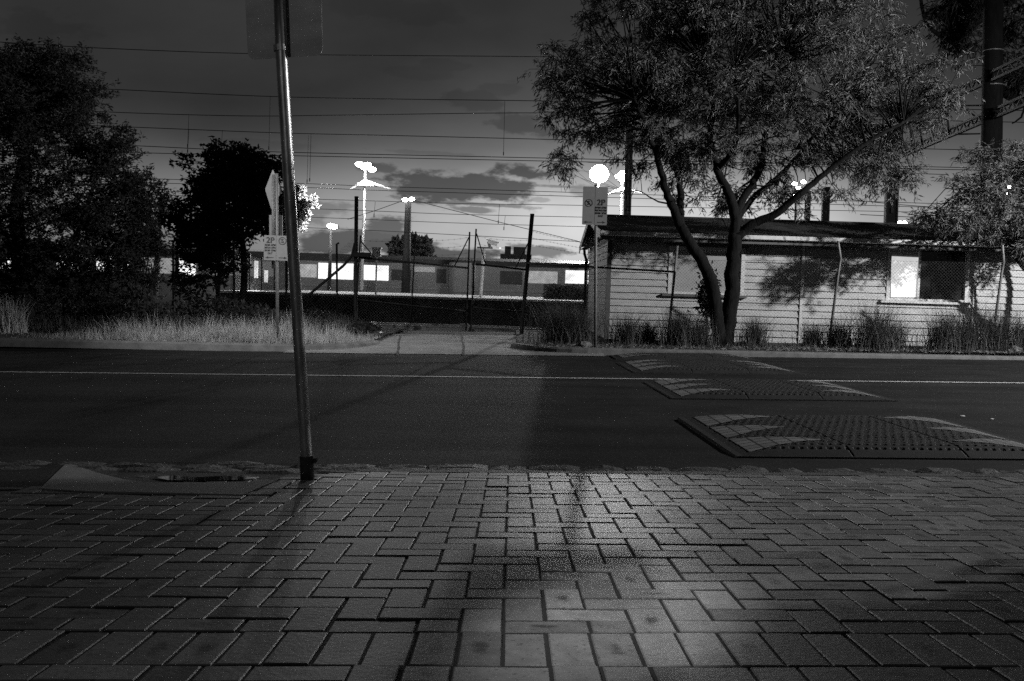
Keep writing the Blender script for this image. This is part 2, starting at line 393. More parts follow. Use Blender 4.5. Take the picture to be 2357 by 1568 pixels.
for (c, r, lx, ly, ys) in bricks:
    x0 = c*u_ + g; x1 = (c+lx)*u_ - g; y0 = ys + r*u_ + gy_; y1 = ys + (r+ly)*u_ - gy_
    cx = (x0+x1)/2; cy = (y0+y1)/2
    if y1 > KN - .10: y1 = KN-.10
    if y0 > KN - .14: continue
    if abs(cx) > 4.6: continue
    if ramp_cut(cx, cy + YAW*cx): continue
    t = rng.choice([.62, .78, .9, 1, 1.08, 1.2, 1.38])*rng.uniform(.9, 1.1); sp = 1.0 if rng.random() < .35 else rng.uniform(0, .25)
    hz = rng.gauss(0, .0013); tx = rng.gauss(0, .006); ty = rng.gauss(0, .008); b = .0035; jx = rng.gauss(0, .0012)
    n0 = len(BV)
    for (ins, dz) in ((0, -.012), (0, -.0028), (b, 0)):
        for (x, y) in ((x0+ins, y0+ins), (x1-ins, y0+ins), (x1-ins, y1-ins), (x0+ins, y1-ins)):
            wy = y + YAW*x
            BV.append((x+jx, wy, pavez(x, wy) + hz + dz + tx*(x-cx) + ty*(y-cy)))
    BF.append((n0+8, n0+9, n0+10, n0+11))
    for l in (0, 4):
        for k in range(4): k2 = (k+1) % 4; BF.append((n0+l+k, n0+l+k2, n0+l+4+k2, n0+l+4+k))
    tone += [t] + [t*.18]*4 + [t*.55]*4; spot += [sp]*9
    fl = 1 if lx > ly else 0
    BU.append(((0,0),(1,0),(1,1),(0,1)))
me = npmesh('pavement', BV, BF, 4)
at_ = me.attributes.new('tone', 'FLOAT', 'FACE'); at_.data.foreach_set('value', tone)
at_ = me.attributes.new('spot', 'FLOAT', 'FACE'); at_.data.foreach_set('value', spot)
uvl = me.uv_layers.new(name='brick'); UU = np.full((len(BF), 4, 2), .02); UU[::9] = np.array([[0,0],[1,0],[1,1],[0,1]]); uvl.data.foreach_set('uv', UU.ravel())
struct('pavement', me, M['paver'])
sb = MB(); n = 30
for i in range(n+1):
    x = -5.2 + 10.4*i/n
    for y in (.2, KN-.1): wy = y+YAW*x; sb.v.append((x, wy, pavez(x, wy)-.0048))
for i in range(n): a = i*2; sb.f.append((a, a+2, a+3, a+1))
struct('paving_bed', sb, M['sand'])
# kerb edging strip on near side, right of the sign
eb = MB(); n = 40
def edging(xa, xb, ya, yb, h, name, m_):
    mb = MB()
    for i in range(n+1):
        x = xa + (xb-xa)*i/n; wj = rng.gauss(0, .002)
        for (y, dz) in ((ya, h-.002), (yb-.015, h+wj), (yb, h-.02), (yb+.005, ROADZ-.08)):
            wy = y + YAW*x; mb.v.append((x, wy, G*x + SL*(min(y,KN)-KN) + dz if dz > -.05 else G*x-.06))
    for i in range(n):
        for k in range(3): a = i*4+k; mb.f.append((a, a+4, a+5, a+1))
    return struct(name, mb, m_)
edging(CORN-.02, 6.0, KN-.098, KN+.02, .002, 'kerb_edging', M['bluestone'])
# bluestone pitchers in the gutter
def stones(rowsdef, name):
    mb = MB()
    for (ya, yb, x0, x1, lmin, lmax, h) in rowsdef:
        x = x0
        while x < x1:
            l = rng.uniform(lmin, lmax); 
            xs = [x+.01, x+l*.5, x+l-.01]; zt = h + rng.gauss(0, .006)
            n0 = len(mb.v); top = []
            N_ = 5
            for i in range(N_):
                for j in range(N_):
                    xx = x+.006+(l-.012)*i/(N_-1); yy = ya+(yb-ya-.01)*j/(N_-1)
                    edge = i in (0, N_-1) or j in (0, N_-1)
                    jx_ = rng.gauss(0,.006); jy = rng.gauss(0,.006)
                    mb.v.append((xx+jx_, yy+YAW*xx+jy, G*xx + zt + (-.022 if edge else rng.gauss(0,.004))))
            for i in range(N_-1):
                for j in range(N_-1): a = n0+i*N_+j; mb.f.append((a, a+N_, a+N_+1, a+1))
            x += l
    return struct(name, mb, M['bluestone'], smooth=False)
stones([(KN+.03, KN+.26, CORN-.05, 6, .22, .42, -.022), (KN+.27, KN+.52, CORN-.05, 6, .2, .4, -.046),
        (KN-.46, KN-.24, -2.5, CORN-.12, .28, .42, .022), (KN-.23, KN+.03, -5, CORN-.04, .3, .5, .012), (KN+.04, KN+.27, -5, CORN-.05, .28, .48, -.012), (KN+.28, KN+.52, -5, CORN-.05, .25, .4, -.046)], 'gutter_stones')
# concrete ramp wedge at lower left of the sign
up_ = [(150,1071),(170,1072),(222,1090),(285,1106),(335,1112),(430,1113),(565,1113),(645,1104)]
lo_ = [(560,1141),(330,1136),(200,1133),(92,1127)]
poly = []
for p in up_+lo_: q = onpave(*p); poly.append((q.x, q.y, q.z+.006))
rb = MB(); rb.prism(poly, (0,0,-.05)); rb.f[0] = tuple(reversed(rb.f[0])); struct('kerb_ramp', rb, M['rampc'])
# rough asphalt patch left of the ramp
ap = MB(); q = [onpave(*p) for p in ((-260,1072),(150,1071),(92,1127),(-300,1135))]
ap.add([(p.x, p.y, p.z+.002) for p in q], [(3,2,1,0)]); struct('footpath_patch', ap, M['asphalt'])
# puddle
pd = MB(); pts_ = [(352,1100),(400,1096),(450,1100),(520,1097),(600,1101),(560,1106),(470,1108),(390,1107)]
vv = []
for p in pts_: q = onpave(*p); vv.append((q.x, q.y, q.z+.004))
pd.add(vv, [tuple(reversed(range(len(vv))))]); struct('puddle', pd, M['puddle'])

# ================================================================== SPEED CUSHIONS
CL, CW, CH = 2.55, 2.2, .075
def cush_h(x, y):
    ex = min(1, min(x, CL-x)/.62); ey = min(1, min(y, CW-y)/.30)
    return CH*max(0, min(1, min(sin(ex*pi/2), sin(ey*pi/2))))
def cushion_meshes():
    nx, ny = 204, 132; V = []; Fq = []
    for i in range(nx+1):
        for j in range(ny+1):
            x = CL*i/nx; y = CW*j/ny; h = cush_h(x, y)
            a = (x-.16)/.068; b_ = (y-.14)/.085; r_ = int(math.floor(b_)); a += .5*(r_ % 2)
            if .12 < x < CL-.12 and .12 < y < CW-.12 and (a % 1) < .5 and (b_ % 1) < .42: h -= .010
            for sx in (.86, 1.70):
                if abs(x-sx) < .007: h -= .006
            if abs(y-CW/2) < .008: h -= .006
            V.append((x, y, -.04 if (i in (0, nx) or j in (0, ny)) else max(h, .012)))
    for i in range(nx):
        for j in range(ny): a = i*(ny+1)+j; Fq.append((a, a+ny+1, a+ny+2, a+1))
    body = npmesh('body', V, Fq, 4); body.materials.append(M['rubber'])
    mk = []
    for end in (0, 1):
        mb = MB()
        for t in range(3):
            yc = .43 + .67*t; hw = .31; Lm = .66 if t != 1 else .56
            n = 14; rowsv = []
            for i in range(n+1):
                xx = .13 + Lm*i/n; ww = hw*(1-i/n)+.002; row = []
                for j in range(-4, 5):
                    y = yc + ww*j/4; x = xx if end == 0 else CL-xx; row.append(len(mb.v)); mb.v.append((x, y, cush_h(x, y)+.003))
                rowsv.append(row)
            for i in range(n):
                for j in range(8):
                    f = (rowsv[i][j], rowsv[i+1][j], rowsv[i+1][j+1], rowsv[i][j+1]); mb.f.append(f if end == 0 else tuple(reversed(f)))
        m_ = bpy.data.meshes.new('marking'); m_.from_pydata(mb.v, [], mb.f); m_.materials.append(M['mark']); mk.append(m_)
    return body, mk
cbody, cmk = cushion_meshes()
clab = ["largest black rubber speed cushion on the road, beside the near kerb", "second rubber speed cushion from the camera, just before the centre line", "third rubber speed cushion, just beyond the centre line", "farthest rubber speed cushion, tight against the far kerb"]
for i, (x0, y0, sy) in enumerate(((1.62, 7.0, 1), (1.78, 10.9, .92), (1.78, 14.35, .90), (1.80, 17.15, .42))):
    c = thing('speed_cushion', clab[i], 'speed cushion', (x0, y0+YAW*x0, ROADZ+.002+G*x0+(.012 if i == 0 else 0)), 'rubber speed cushions across the road', local=True)
    c.rotation_euler = (0, -G, YAW); c.scale = (1, sy, 1)
    o = bpy.data.objects.new('body', cbody); link(o, c)
    for m_ in cmk: link(bpy.data.objects.new('marking', m_), c)

# ================================================================== NEAR SIGN POLE
base = onpave(708, 1102); PY = base.y
def atp(px, py, dy=0): return at(px, py, PY + dy)
s = thing('street_sign', 'leaning galvanised steel pole carrying a square sign seen from behind, nearest the camera', 'street sign', base)
top = atp(640, -90)
m0 = atp(705.5, 1050)
p = MB(); p.tube([base + (m0-base)*.4, m0, atp(676, 600), atp(649, 150), top], .0318, 24); build('pole', p, M['galv'], s, smooth=True)
p = MB(); p.tube([base - Vector((0,0,.02)), m0], .0385, 24); build('sleeve', p, M['rust'], s, smooth=True)
p = MB(); e = atp(718, 1046); p.tube([m0 + Vector((.03, 0, -.03)), m0+Vector((.055, 0, -.03))], .008, 8); p.tube([m0+Vector((.05,0,-.03)), m0+Vector((.05,0,-.01))], .012, 8); build('bolt', p, M['rust'], s)
# plate
A = atp(571, 138, .05); B = atp(743, 127, .05); C_ = atp(735, -190, .05); D_ = atp(556, -170, .05)
def rounded(A, B, C, D, r=.045, n=5):
    out = []
    P = [A, B, C, D]
    for i in range(4):
        p = P[i]; a = P[i-1]; b = P[(i+1) % 4]; da = (a-p).normalized()*r; db = (b-p).normalized()*r
        for k in range(n+1):
            t = k/n; out.append((1-t)**2*(p+da) + 2*t*(1-t)*p + t*t*(p+db))
    return out
p = MB(); p.prism(rounded(A, B, C_, D_), (0, .003, 0)); build('sign_plate', p, M['plateback'], s)
p = MB(); p.tube([atp(646, 118), atp(645, 104)], .037, 20)
p.bar(atp(634, 111, .02), atp(634, 111, .048), .012); p.bar(atp(660, 111, .02), atp(660, 111, .048), .012); build('clamp', p, M['galv'], s, smooth=False)

# ================================================================== TEXT
def text(body, parent, loc, size, m_=None, name='lettering', ext=.0015, align='CENTER', rot=(pi/2, 0, 0)):
    c = bpy.data.curves.new(name, 'FONT'); c.body = body; c.size = size; c.extrude = ext; c.align_x = align; c.align_y = 'CENTER'; c.offset = size*.012
    c.materials.append(m_ or M['ink']); o = bpy.data.objects.new(name, c); COL.objects.link(o); o.parent = parent
    o.location = loc; o.rotation_euler = rot
    me = bpy.data.meshes.new_from_object(o, depsgraph=bpy.context.evaluated_depsgraph_get()); me.name = name
    if not me.materials: me.materials.append(m_ or M['ink'])
    bpy.data.objects.remove(o); q = bpy.data.objects.new(name, me); COL.objects.link(q); q.parent = parent; q.location = loc; q.rotation_euler = rot; return q
def ring(c, R, r, n=28, thick=.002):
    mb = MB(); c = Vector(c)
    for k in range(n):
        t = 2*pi*k/n
        for q in (R, R-r): mb.v.append(tuple(c + Vector((cos(t)*q, -thick, sin(t)*q))))
    for k in range(n): a = 2*k; b = 2*((k+1) % n); mb.f.append((a, b, b+1, a+1))
    return mb
def arrow(mb, c, w, d, y):
    cx, cz = c; mb.box((cx-w/2, y-.001, cz-.007), (cx+w/2, y, cz+.007))
    t = cx + d*w/2; mb.prism([Vector((t+d*.03, y-.0012, cz)), Vector((t-d*.03, y-.0012, cz+.022)), Vector((t-d*.03, y-.0012, cz-.022))], (0, .001, 0))

# left parking sign
Dl = 18.95
b0 = onfar(639, 762); b0 = at(639, 782, Dl); b0.z = gz(b0.x, Dl)
s = thing('parking_sign', 'parking sign reading 2P in dry grass, with a diamond plate seen from behind above', 'parking sign', b0)
k = Dl/F
def L(px, py, dy=0): return at(px, py, Dl+dy)
p = MB(); p.tube([b0-Vector((0,0,.1)), L(638, 600), L(637, 400)], .030, 16); build('pole', p, M['galvdull'], s, smooth=True)
p = MB(); p.tube([L(628.5, 618, .08), L(629, 402, .08)], .028, 12); build('pole', p, M['galvdull'], s, smooth=True)
dia = [L(628, 389, .12), L(610, 436, .12), L(625, 484, .12), L(648, 440, .12)]
p = MB(); p.prism(rounded(*[dia[i] for i in (0, 1, 2, 3)], r=.04), (0, .003, 0)); build('diamond_plate', p, M['signwhite'], s)
for (xa, xb, nm) in ((620, 626, 0), (643, 651, 1)):
    p = MB(); p.prism([L(xa, 512, .1), L(xa, 548, .1), L(xb, 548, .1), L(xb, 510, .1)], (0, .003, 0)); 
    p = MB(); p.prism(rounded(L(xa, 544, .1), L(xb, 544, .1), L(xb-.5, 495, .1), L(xa-.5, 495, .1), r=.012), (0, .003, 0)); build('blade_plate', p, M['signwhite'], s)
pc = L(636, 571, -.045); hw = .235; hh = .235
p = MB(); p.prism(rounded(pc+Vector((-hw,0,-hh)), pc+Vector((hw,0,-hh)), pc+Vector((hw,0,hh)), pc+Vector((-hw,0,hh)), r=.02), (0, .003, 0)); fp = build('sign_face', p, M['signwhite'], s)
def sign_art(parent, pc, hh, hw, flip, extra=False):
    a = -1 if not flip else 1
    text('2P', parent, pc+Vector((a*.115, -.004, hh-.095 if not extra else .06)), .155)
    z = (hh-.2 if not extra else -.05)
    text('8AM 6PM\nMON-FRI\n8AM 1PM\nSAT', parent, pc+Vector((a*.115, -.004, z-.06)), .052)
    r = ring(pc+Vector((-a*.115, -.003, hh-.10 if not extra else .05)), .072, .010)
    cc = pc+Vector((-a*.115, -.005, hh-.10 if not extra else .05)); r.bar(cc+Vector((-.045,0,.045)), cc+Vector((.045,0,-.045)), .008, .002)
    build('symbol', r, M['ink'], parent)
    text('S', parent, cc, .105)
    for d_ in (-1, 1): ar = MB(); arrow(ar, (pc.x+d_*.115, pc.z-hh+.05), .13, d_, pc.y-.001); build('arrow', ar, M['ink'], parent)
    ln = MB(); ln.box((pc.x-.001, pc.y-.0016, pc.z-hh), (pc.x+.001, pc.y, pc.z+hh)); build('divider', ln, M['darksteel'], parent)
sign_art(fp, pc, hh, hw, False)
# right parking sign
Dr = 18.75
b0 = at(1370.5, 808, Dr); b0.z = gz(b0.x, Dr)
s = thing('parking_sign', 'parking sign reading 2P on a slim kerbside pole before the weatherboard building', 'parking sign', b0)
p = MB(); p.tube([b0-Vector((0,0,.1)), at(1371, 650, Dr), at(1371.5, 425, Dr)], .029, 16); build('pole', p, M['galvdull'], s, smooth=True)
pc = at(1369.5, 474, Dr-.045); hh = .355; hw = .232
p = MB(); p.prism(rounded(pc+Vector((-hw,0,-hh)), pc+Vector((hw,0,-hh)), pc+Vector((hw,0,hh)), pc+Vector((-hw,0,hh)), r=.02), (0, .003, 0)); fp = build('sign_face', p, M['signwhite'], s)
sign_art(fp, pc, hh, hw, True, True)

# ================================================================== WEATHERBOARD BUILDING
WY = 22.5; BX0, BX1 = 2.13, 17.0; BD = 5.9; EZ = 2.34
root = thing('weatherboard_building', 'long low white weatherboard building with a corrugated roof behind the chain link fence', 'building', (BX0, WY, 0))
wall = MB()
bh = .152; LIP = .044
def boards(x0, x1, z0, z1):
    n = int((z1-z0)/bh + .999)
    for i in range(n):
        za = z0 + i*bh; zb = min(z1, za+bh)
        if zb - za < .01: continue
        # each board leans out at its lower edge
        wall.add([(x0, WY-LIP, za+.004), (x1, WY-LIP, za+.004), (x1, WY-.004, zb+.006), (x0, WY-.004, zb+.006), (x0, WY, za+.004), (x1, WY, za+.004)],
                 [(0,1,2,3), (4,5,1,0), (0,3,4), (1,5,2)])
W1 = (at(1540, 600, WY).x, at(1713, 600, WY).x, at(1600, 682, WY).z, 2.16)
W2 = (at(2043, 600, WY).x, at(2230, 600, WY).x, at(2120, 690, WY).z, 2.31)
zb0 = -.12
wall.box((BX0, WY+.001, zb0), (BX1, WY+.08, zb0+.02))
ZL = zb0 + bh*math.floor((W1[2]-zb0)/bh); 
def z_on(z): return zb0 + bh*round((z-zb0)/bh)
W1 = (W1[0], W1[1], z_on(W1[2]), z_on(W1[3])); W2 = (W2[0], W2[1], z_on(W2[2]), z_on(W2[3]))
zt = EZ + .02
zz = sorted([W1, W2])
boards(BX0, W1[0], zb0, zt); boards(W1[0], W1[1], zb0, W1[2]); boards(W1[0], W1[1], W1[3], zt)
VC = at(1847, 600, WY).x
boards(W1[1], W2[0], zb0, zt); boards(W2[0], W2[1], zb0, W2[2]); boards(W2[0], W2[1], W2[3], zt); boards(W2[1], BX1, zb0, zt)
# inner wall sheets around the openings
for (a, b, c, d) in ((BX0, W1[0], zb0, zt), (W1[1], W2[0], zb0, zt), (W2[1], BX1, zb0, zt), (W1[0], W1[1], zb0, W1[2]), (W1[0], W1[1], W1[3], zt), (W2[0], W2[1], zb0, W2[2]), (W2[0], W2[1], W2[3], zt)):
    wall.add([(a, WY+.001, c), (b, WY+.001, c), (b, WY+.001, d), (a, WY+.001, d)], [(0,1,2,3)])
# side wall boards (facing left) and back
n = int((zt-zb0)/bh)+5
for i in range(n):
    za = zb0 + i*bh; zb = za+bh
    ins = max(0, (zb-zt)/.19) if zb > zt else 0
    y0 = WY + ins; y1 = WY+BD - ins
    if y1-y0 < .3: break
    wall.add([(BX0-.026, y0, za+.004), (BX0-.026, y1, za+.004), (BX0-.004, y1, zb+.006), (BX0-.004, y0, zb+.006), (BX0, y0, za+.004), (BX0, y1, za+.004)], [(3,2,1,0), (0,1,5,4)])
wall.add([(BX0+.001, WY, zb0), (BX0+.001, WY+BD, zb0), (BX0+.001, WY+BD, zt), (BX0+.001, WY, zt)], [(0,1,2,3)])
wall.add([(BX0, WY+BD, zb0), (BX1, WY+BD, zb0), (BX1, WY+BD, zt), (BX0, WY+BD, zt)], [(0,1,2,3)])
wall.add([(BX1, WY, zb0), (BX1, WY+BD, zb0), (BX1, WY+BD, zt), (BX1, WY, zt)], [(0,1,2,3)])
build('wall', wall, M['wb'], root)
p = MB(); p.box((BX0-.035, WY-.045, zb0), (BX0+.055, WY-.001, zt)); p.box((BX0-.045, WY-.044, zb0), (BX0-.036, WY+.07, zt)); build('corner_trim', p, M['dtrim'], root)
p = MB(); p.box((BX0-.05, WY+BD-.06, zb0), (BX0-.03, WY+BD+.02, zt)); build('corner_trim', p, M['dtrim'], root)
p = MB(); p.tube([(BX0-.1, WY+BD-.12, zb0), (BX0-.1, WY+BD-.12, EZ-.35), (BX0-.14, WY+BD-.0, EZ-.2), (BX0-.14, WY+BD+.2, EZ-.05)], .04, 10); build('downpipe', p, M['darksteel'], root, smooth=True)
p = MB(); p.box((VC-.03, WY-.06, zb0), (VC+.03, WY-.035, zt)); build('cover_strip', p, M['trim'], root)
xdp = at(2230, 750, WY).x + .04
p = MB(); p.tube([(xdp, WY-.07, zb0), (xdp, WY-.07, 1.45)], .018, 8); build('conduit', p, M['trim'], root, smooth=True)
p = MB(); q = [at(2256, 617, WY-.03), at(2252, 655, WY-.03), at(2247, 660, WY-.03), at(2243, 720, WY-.03)]
p.tube(q, .008, 6); build('cable', p, M['darksteel'], root)
# foundation
# windows
def window(W_, lit):
    x0, x1, z0, z1 = W_
    f = MB(); t = .07; y0 = WY-.05; y1 = WY+.06
    f.box((x0-.01, y0, z0), (x0+t, y1, z1)); f.box((x1-t, y0, z0), (x1+.01, y1, z1)); f.box((x0+t, y0, z1-t), (x1-t, y1, z1)); f.box((x0+t, y0+.02, z0), (x1-t, y1, z0+.05))
    fr = build('window', f, M['trim'], root)
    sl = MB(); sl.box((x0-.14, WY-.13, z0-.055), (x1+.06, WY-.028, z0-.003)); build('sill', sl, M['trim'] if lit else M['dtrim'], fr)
    hd = MB(); hd.box((x0-.06, WY-.075, z1+.002), (x1+.06, WY-.03, z1+.06)); build('head_trim', hd, M['dtrim'], fr)
    return fr, x0+t, x1-t, z0+.05, z1-t
fr, a, b, c, d = window(W1, False)
p = MB(); p.box((a, WY+.05, c), (b, WY+.058, d)); build('blind', p, M['blind'], fr)
fr, a, b, c, d = window(W2, True)
xs = at(2117, 640, WY).x
p = MB(); p.box((xs, WY+.035, c), (b, WY+.04, d)); build('pane', p, M['glass'], fr)
p = MB(); p.box((xs-.05, WY-.03, c), (xs-.001, WY+.034, d)); build('mullion', p, M['trim'], fr)
M['lituwin'] = mat('lit_window_blind', .8, .6, 1.6, .12, emit=.72)
p = MB(); p.add([(a+.045, WY+.012, c+.02), (xs-.055, WY+.012, c+.03), (xs-.052, WY+.012, d-.13), (a+.02, WY+.012, d-.10)], [(0,1,2,3)]); p.f[0] = (0,1,2,3)
p = MB(); p.prism([(a+.05, WY+.012, c+.02), (xs-.055, WY+.012, c+.03), (xs-.052, WY+.012, c+.93), (a+.02, WY+.012, c+.94)], (0, .006, 0)); build('blind', p, M['lituwin'], fr)
p = MB(); p.box((a, WY+.03, c), (xs-.051, WY+.04, d)); build('pane', p, M['blind'], fr)
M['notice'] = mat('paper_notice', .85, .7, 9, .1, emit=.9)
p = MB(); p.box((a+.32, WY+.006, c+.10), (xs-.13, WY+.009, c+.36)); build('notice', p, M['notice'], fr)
# interior dark box behind the panes not needed: solid panes
# roof: gable along X, corrugated
OH = .52; RZ = 3.02; yr = WY + BD/2; ya = WY-OH; yb = WY+BD+.45; xa = BX0-.26; xb = BX1+.3
def roofslope(y0, y1, z0, z1):
    mb = MB(); n = int((xb-xa)/.019); V = []
    xs_ = np.linspace(xa, xb, n); zc = .0085*np.sin(xs_*2*pi/.076)
    for (y, z) in ((y0, z0), (y1, z1)):
        for x, c_ in zip(xs_, zc): mb.v.append((x, y, z+c_))
    for i in range(n-1): mb.f.append((i, i+1, n+i+1, n+i))
    return mb
r_ = roofslope(ya, yr, EZ+.10, RZ); r2 = roofslope(yr, yb, RZ, EZ+.02); nn = len(r_.v); r_.v += r2.v; r_.f += [tuple(i+nn for i in f) for f in r2.f]
rf = build('roof', r_, M['roof'], root, smooth=True)
p = MB(); p.prism([(xa, yr-.16, RZ-.015), (xa, yr, RZ+.04), (xa, yr+.16, RZ-.015), (xa, yr, RZ+.012)], (xb-xa, 0, 0)); build('ridge_cap', p, M['roof'], rf)
p = MB(); yb_ = ya-.09; p.add([(xa, yb_, EZ+.085), (xa, yb_-.01, EZ+.0), (xa, ya, EZ-.02), (xb, yb_, EZ+.085), (xb, yb_-.01, EZ), (xb, ya, EZ-.02), (xa, ya, EZ+.07), (xb, ya, EZ+.07)], [(0,3,4,1), (1,4,5,2), (2,5,7,6), (0,1,2,6), (3,7,5,4)]); build('gutter', p, M['trim'], rf)
p = MB(); p.box((xa+.02, ya+.01, EZ-.10), (xb, ya+.03, EZ+.06)); build('fascia', p, M['dtrim'], rf)
p = MB(); p.box((xa+.03, ya+.031, EZ-.015), (xb, WY-.05, EZ+.0)); build('soffit', p, M['soffit'], rf)
# barge boards and gable lining on left end
for (y0, z0, y1, z1) in ((ya-.05, EZ+.09, yr, RZ), (yb+.05, EZ+.01, yr, RZ)):
    p = MB(); p.prism([(xa-.012, y0, z0-.17), (xa-.012, y1, z1-.17), (xa-.012, y1, z1+.01), (xa-.012, y0, z0+.01)], (.022, 0, 0)); build('barge_board', p, M['trim'], rf)
p = MB(); p.prism([(BX0-.03, WY-.4, EZ-.02), (BX0-.03, WY+.5, EZ-.02), (BX0-.03, WY+.5, EZ+.2), (BX0-.03, WY-.4, EZ+.02)], (-.02, 0, 0)); build('eave_bracket', p, M['trim'], rf)
p = MB()
p.add([(xa+.012, ya+.04, EZ-.012), (xa+.012, yb, EZ-.06), (BX0-.05, yb, EZ-.06), (BX0-.05, ya+.04, EZ-.012)], [(0,1,2,3)]); build('soffit', p, M['soffit'], rf)

# ================================================================== FENCES
def lattice(mb, P0, P1, z0a, z1a, z0b, z1b, pitch=.066, r=.0016):
    # diamond mesh between two posts (P0->P1 horizontally), heights interpolated
    P0 = Vector(P0); P1 = Vector(P1); Ld = (P1-P0).length; h = max(z1a-z0a, z1b-z0b); d = (P1-P0)/Ld
    def clip(s0, sg):
        # line: s = s0 + sg*t, z = z0 + t ; t 0..h
        a, b = 0.0, h
        if sg > 0: a = max(a, -s0); b = min(b, Ld-s0)
        else: a = max(a, s0-Ld); b = min(b, s0)
        return (a, b) if b-a > .03 else None
    for sg in (1, -1):
        s = -h if sg > 0 else 0; e = Ld if sg > 0 else Ld+h
        while s < e:
            c = clip(s, sg)
            if c:
                pts = []
                for t in c:
                    sx = s+sg*t; fr_ = sx/Ld; z = (z0a + (z0b-z0a)*fr_) + t/h*((z1a-z0a)*(1-fr_)+(z1b-z0b)*fr_)
                    q = P0 + d*sx; pts.append(Vector((q.x, q.y + sg*.0015, z)))
                mb.tube(pts, r, 3, cap=False)
            s += pitch
def barbed(mb, a, b, sag=.03, r=.0022, n=14, barbs=True):
    a = Vector(a); b = Vector(b); pp = []
    for i in range(n+1): t = i/n; pp.append(a.lerp(b, t) - Vector((0,0,sag*4*t*(1-t))))
    mb.tube(pp, r, 3, cap=False)
    if barbs:
        Ld = (b-a).length; k = int(Ld/.14)
        for i in range(k):
            t = (i+.5)/k; q = a.lerp(b, t) - Vector((0,0,sag*4*t*(1-t)))
            mb.bar(q-Vector((.012,0,.018)), q+Vector((.012,0,.018)), .003); mb.bar(q-Vector((-.012,0,.018)), q+Vector((-.012,0,.018)), .003)
FY = 20.2
pxs = [(1550, 560, 768), (1918, 557, 790), (2293, 565, 795), (2690, 575, 800)]
fence = thing('chain_link_fence', 'chain link fence with bent top posts running in front of the weatherboard building', 'fence', (at(1550, 780, FY).x, FY, 0))
posts = []
for i, (px, ty, by) in enumerate(pxs):
    t = at(px+8, ty, FY); bx = at(px-12 if i else px-14, by, FY).x; kink = at(px+16 if i else px+8, ty+38, FY)
    if i: pts_ = [(bx, FY, gz(bx, FY)-.1), (kink.x-.02, FY, kink.z-.25), (kink.x, FY-.02, kink.z), (t.x-.03, FY-.17, t.z)]
    else: pts_ = [(bx, FY, gz(bx, FY)-.1), (kink.x, FY, kink.z+.28)]
    p = MB(); p.tube(pts_, .026, 10); build('post', p, M['galvdull'], fence, smooth=True); posts.append((bx, kink.x, kink.z, t))
lm_ = MB()
for a, b in zip(posts[:-1], posts[1:]):
    lattice(lm_, ((a[0]+a[1])/2, FY, 0), ((b[0]+b[1])/2, FY, 0), gz(a[0], 0)+.03, a[2]-.02, gz(b[0], 0)+.03, b[2]-.02)
build('mesh', lm_, M['mesh'], fence)
lm_ = MB()
for a, b in zip(posts[:-1], posts[1:]):
    for f_ in (.99, .5): barbed(lm_, (a[1], FY, a[2]*f_), (b[1], FY, b[2]*f_), .01, .0025, barbs=False)
build('strand', lm_, M['wire'], fence)

# return fence from gate to first post, passing the building corner
GY = 24.4
GR = at(1212, 700, GY); GL = at(819, 700, GY)
gR0 = at(1200, 770, GY); gR1 = at(1225, 495, GY); gL0 = at(818, 760, GY); gL1 = at(820.5, 455, GY)
fr2 = thing('chain_link_fence', 'short chain link return with one thick top rail between the gate and the building corner', 'fence', (gR0.x, GY, 0))
pA = at(1213.5, 606, GY-.05); pB = at(1554, 626, FY)
p = MB(); p.tube([pA, pB], .022, 10); build('rail', p, M['darksteel'], fr2, smooth=True)
lm_ = MB(); lattice(lm_, (pA.x, pA.y, 0), (pB.x, pB.y, 0), -.02, pA.z, .05, pB.z); build('mesh', lm_, M['mesh'], fr2)
lm_ = MB()
for dz in (.78, .62, .45): barbed(lm_, (gR1.x, GY, pA.z+dz), (posts[0][1], FY, pB.z+dz*.35), .05)
build('barbed_strand', lm_, M['wire'], fr2)

# gate posts + double gate
for (a, b, lab, r_) in ((gL0, gL1, 'thick steel post on the left of the double gate, brace leaning on it', .048), (gR0, gR1, 'thick steel post on the right of the double gate, leaning outwards', .050)):
    g_ = thing('gate_post', lab, 'post', (a.x, GY, gz(a.x, GY)), 'gate posts')
    p = MB(); p.tube([(a.x, GY, gz(a.x, GY)-.2), tuple(a), tuple(b)], r_, 12); build('post', p, M['darksteel'], g_, smooth=True)
    p = MB(); p.tube([tuple(b), tuple(b+Vector((0,0,.03)))], [r_*1.15, r_*1.0], 12); build('cap', p, M['darksteel'], g_)
    if a is gL0:
        p = MB(); p.tube([at(709, 681, GY-.3), at(790, 612, GY-.1), at(810, 590, GY), at(817, 560, GY)], .034, 10); build('brace', p, M['darksteel'], g_, smooth=True)
        p = MB(); q = at(826, 585, GY-.06); p.box((q.x-.16, q.y-.1, q.z-.07), (q.x+.30, q.y, q.z+.04)); build('hinge_box', p, M['darksteel'], g_, bevel=.01)
        p = MB(); q = at(873, 580, GY-.02); 
gate_lab = ('wide left leaf of the double chain link gate, sagging towards the middle', 'narrow right leaf of the double chain link gate')
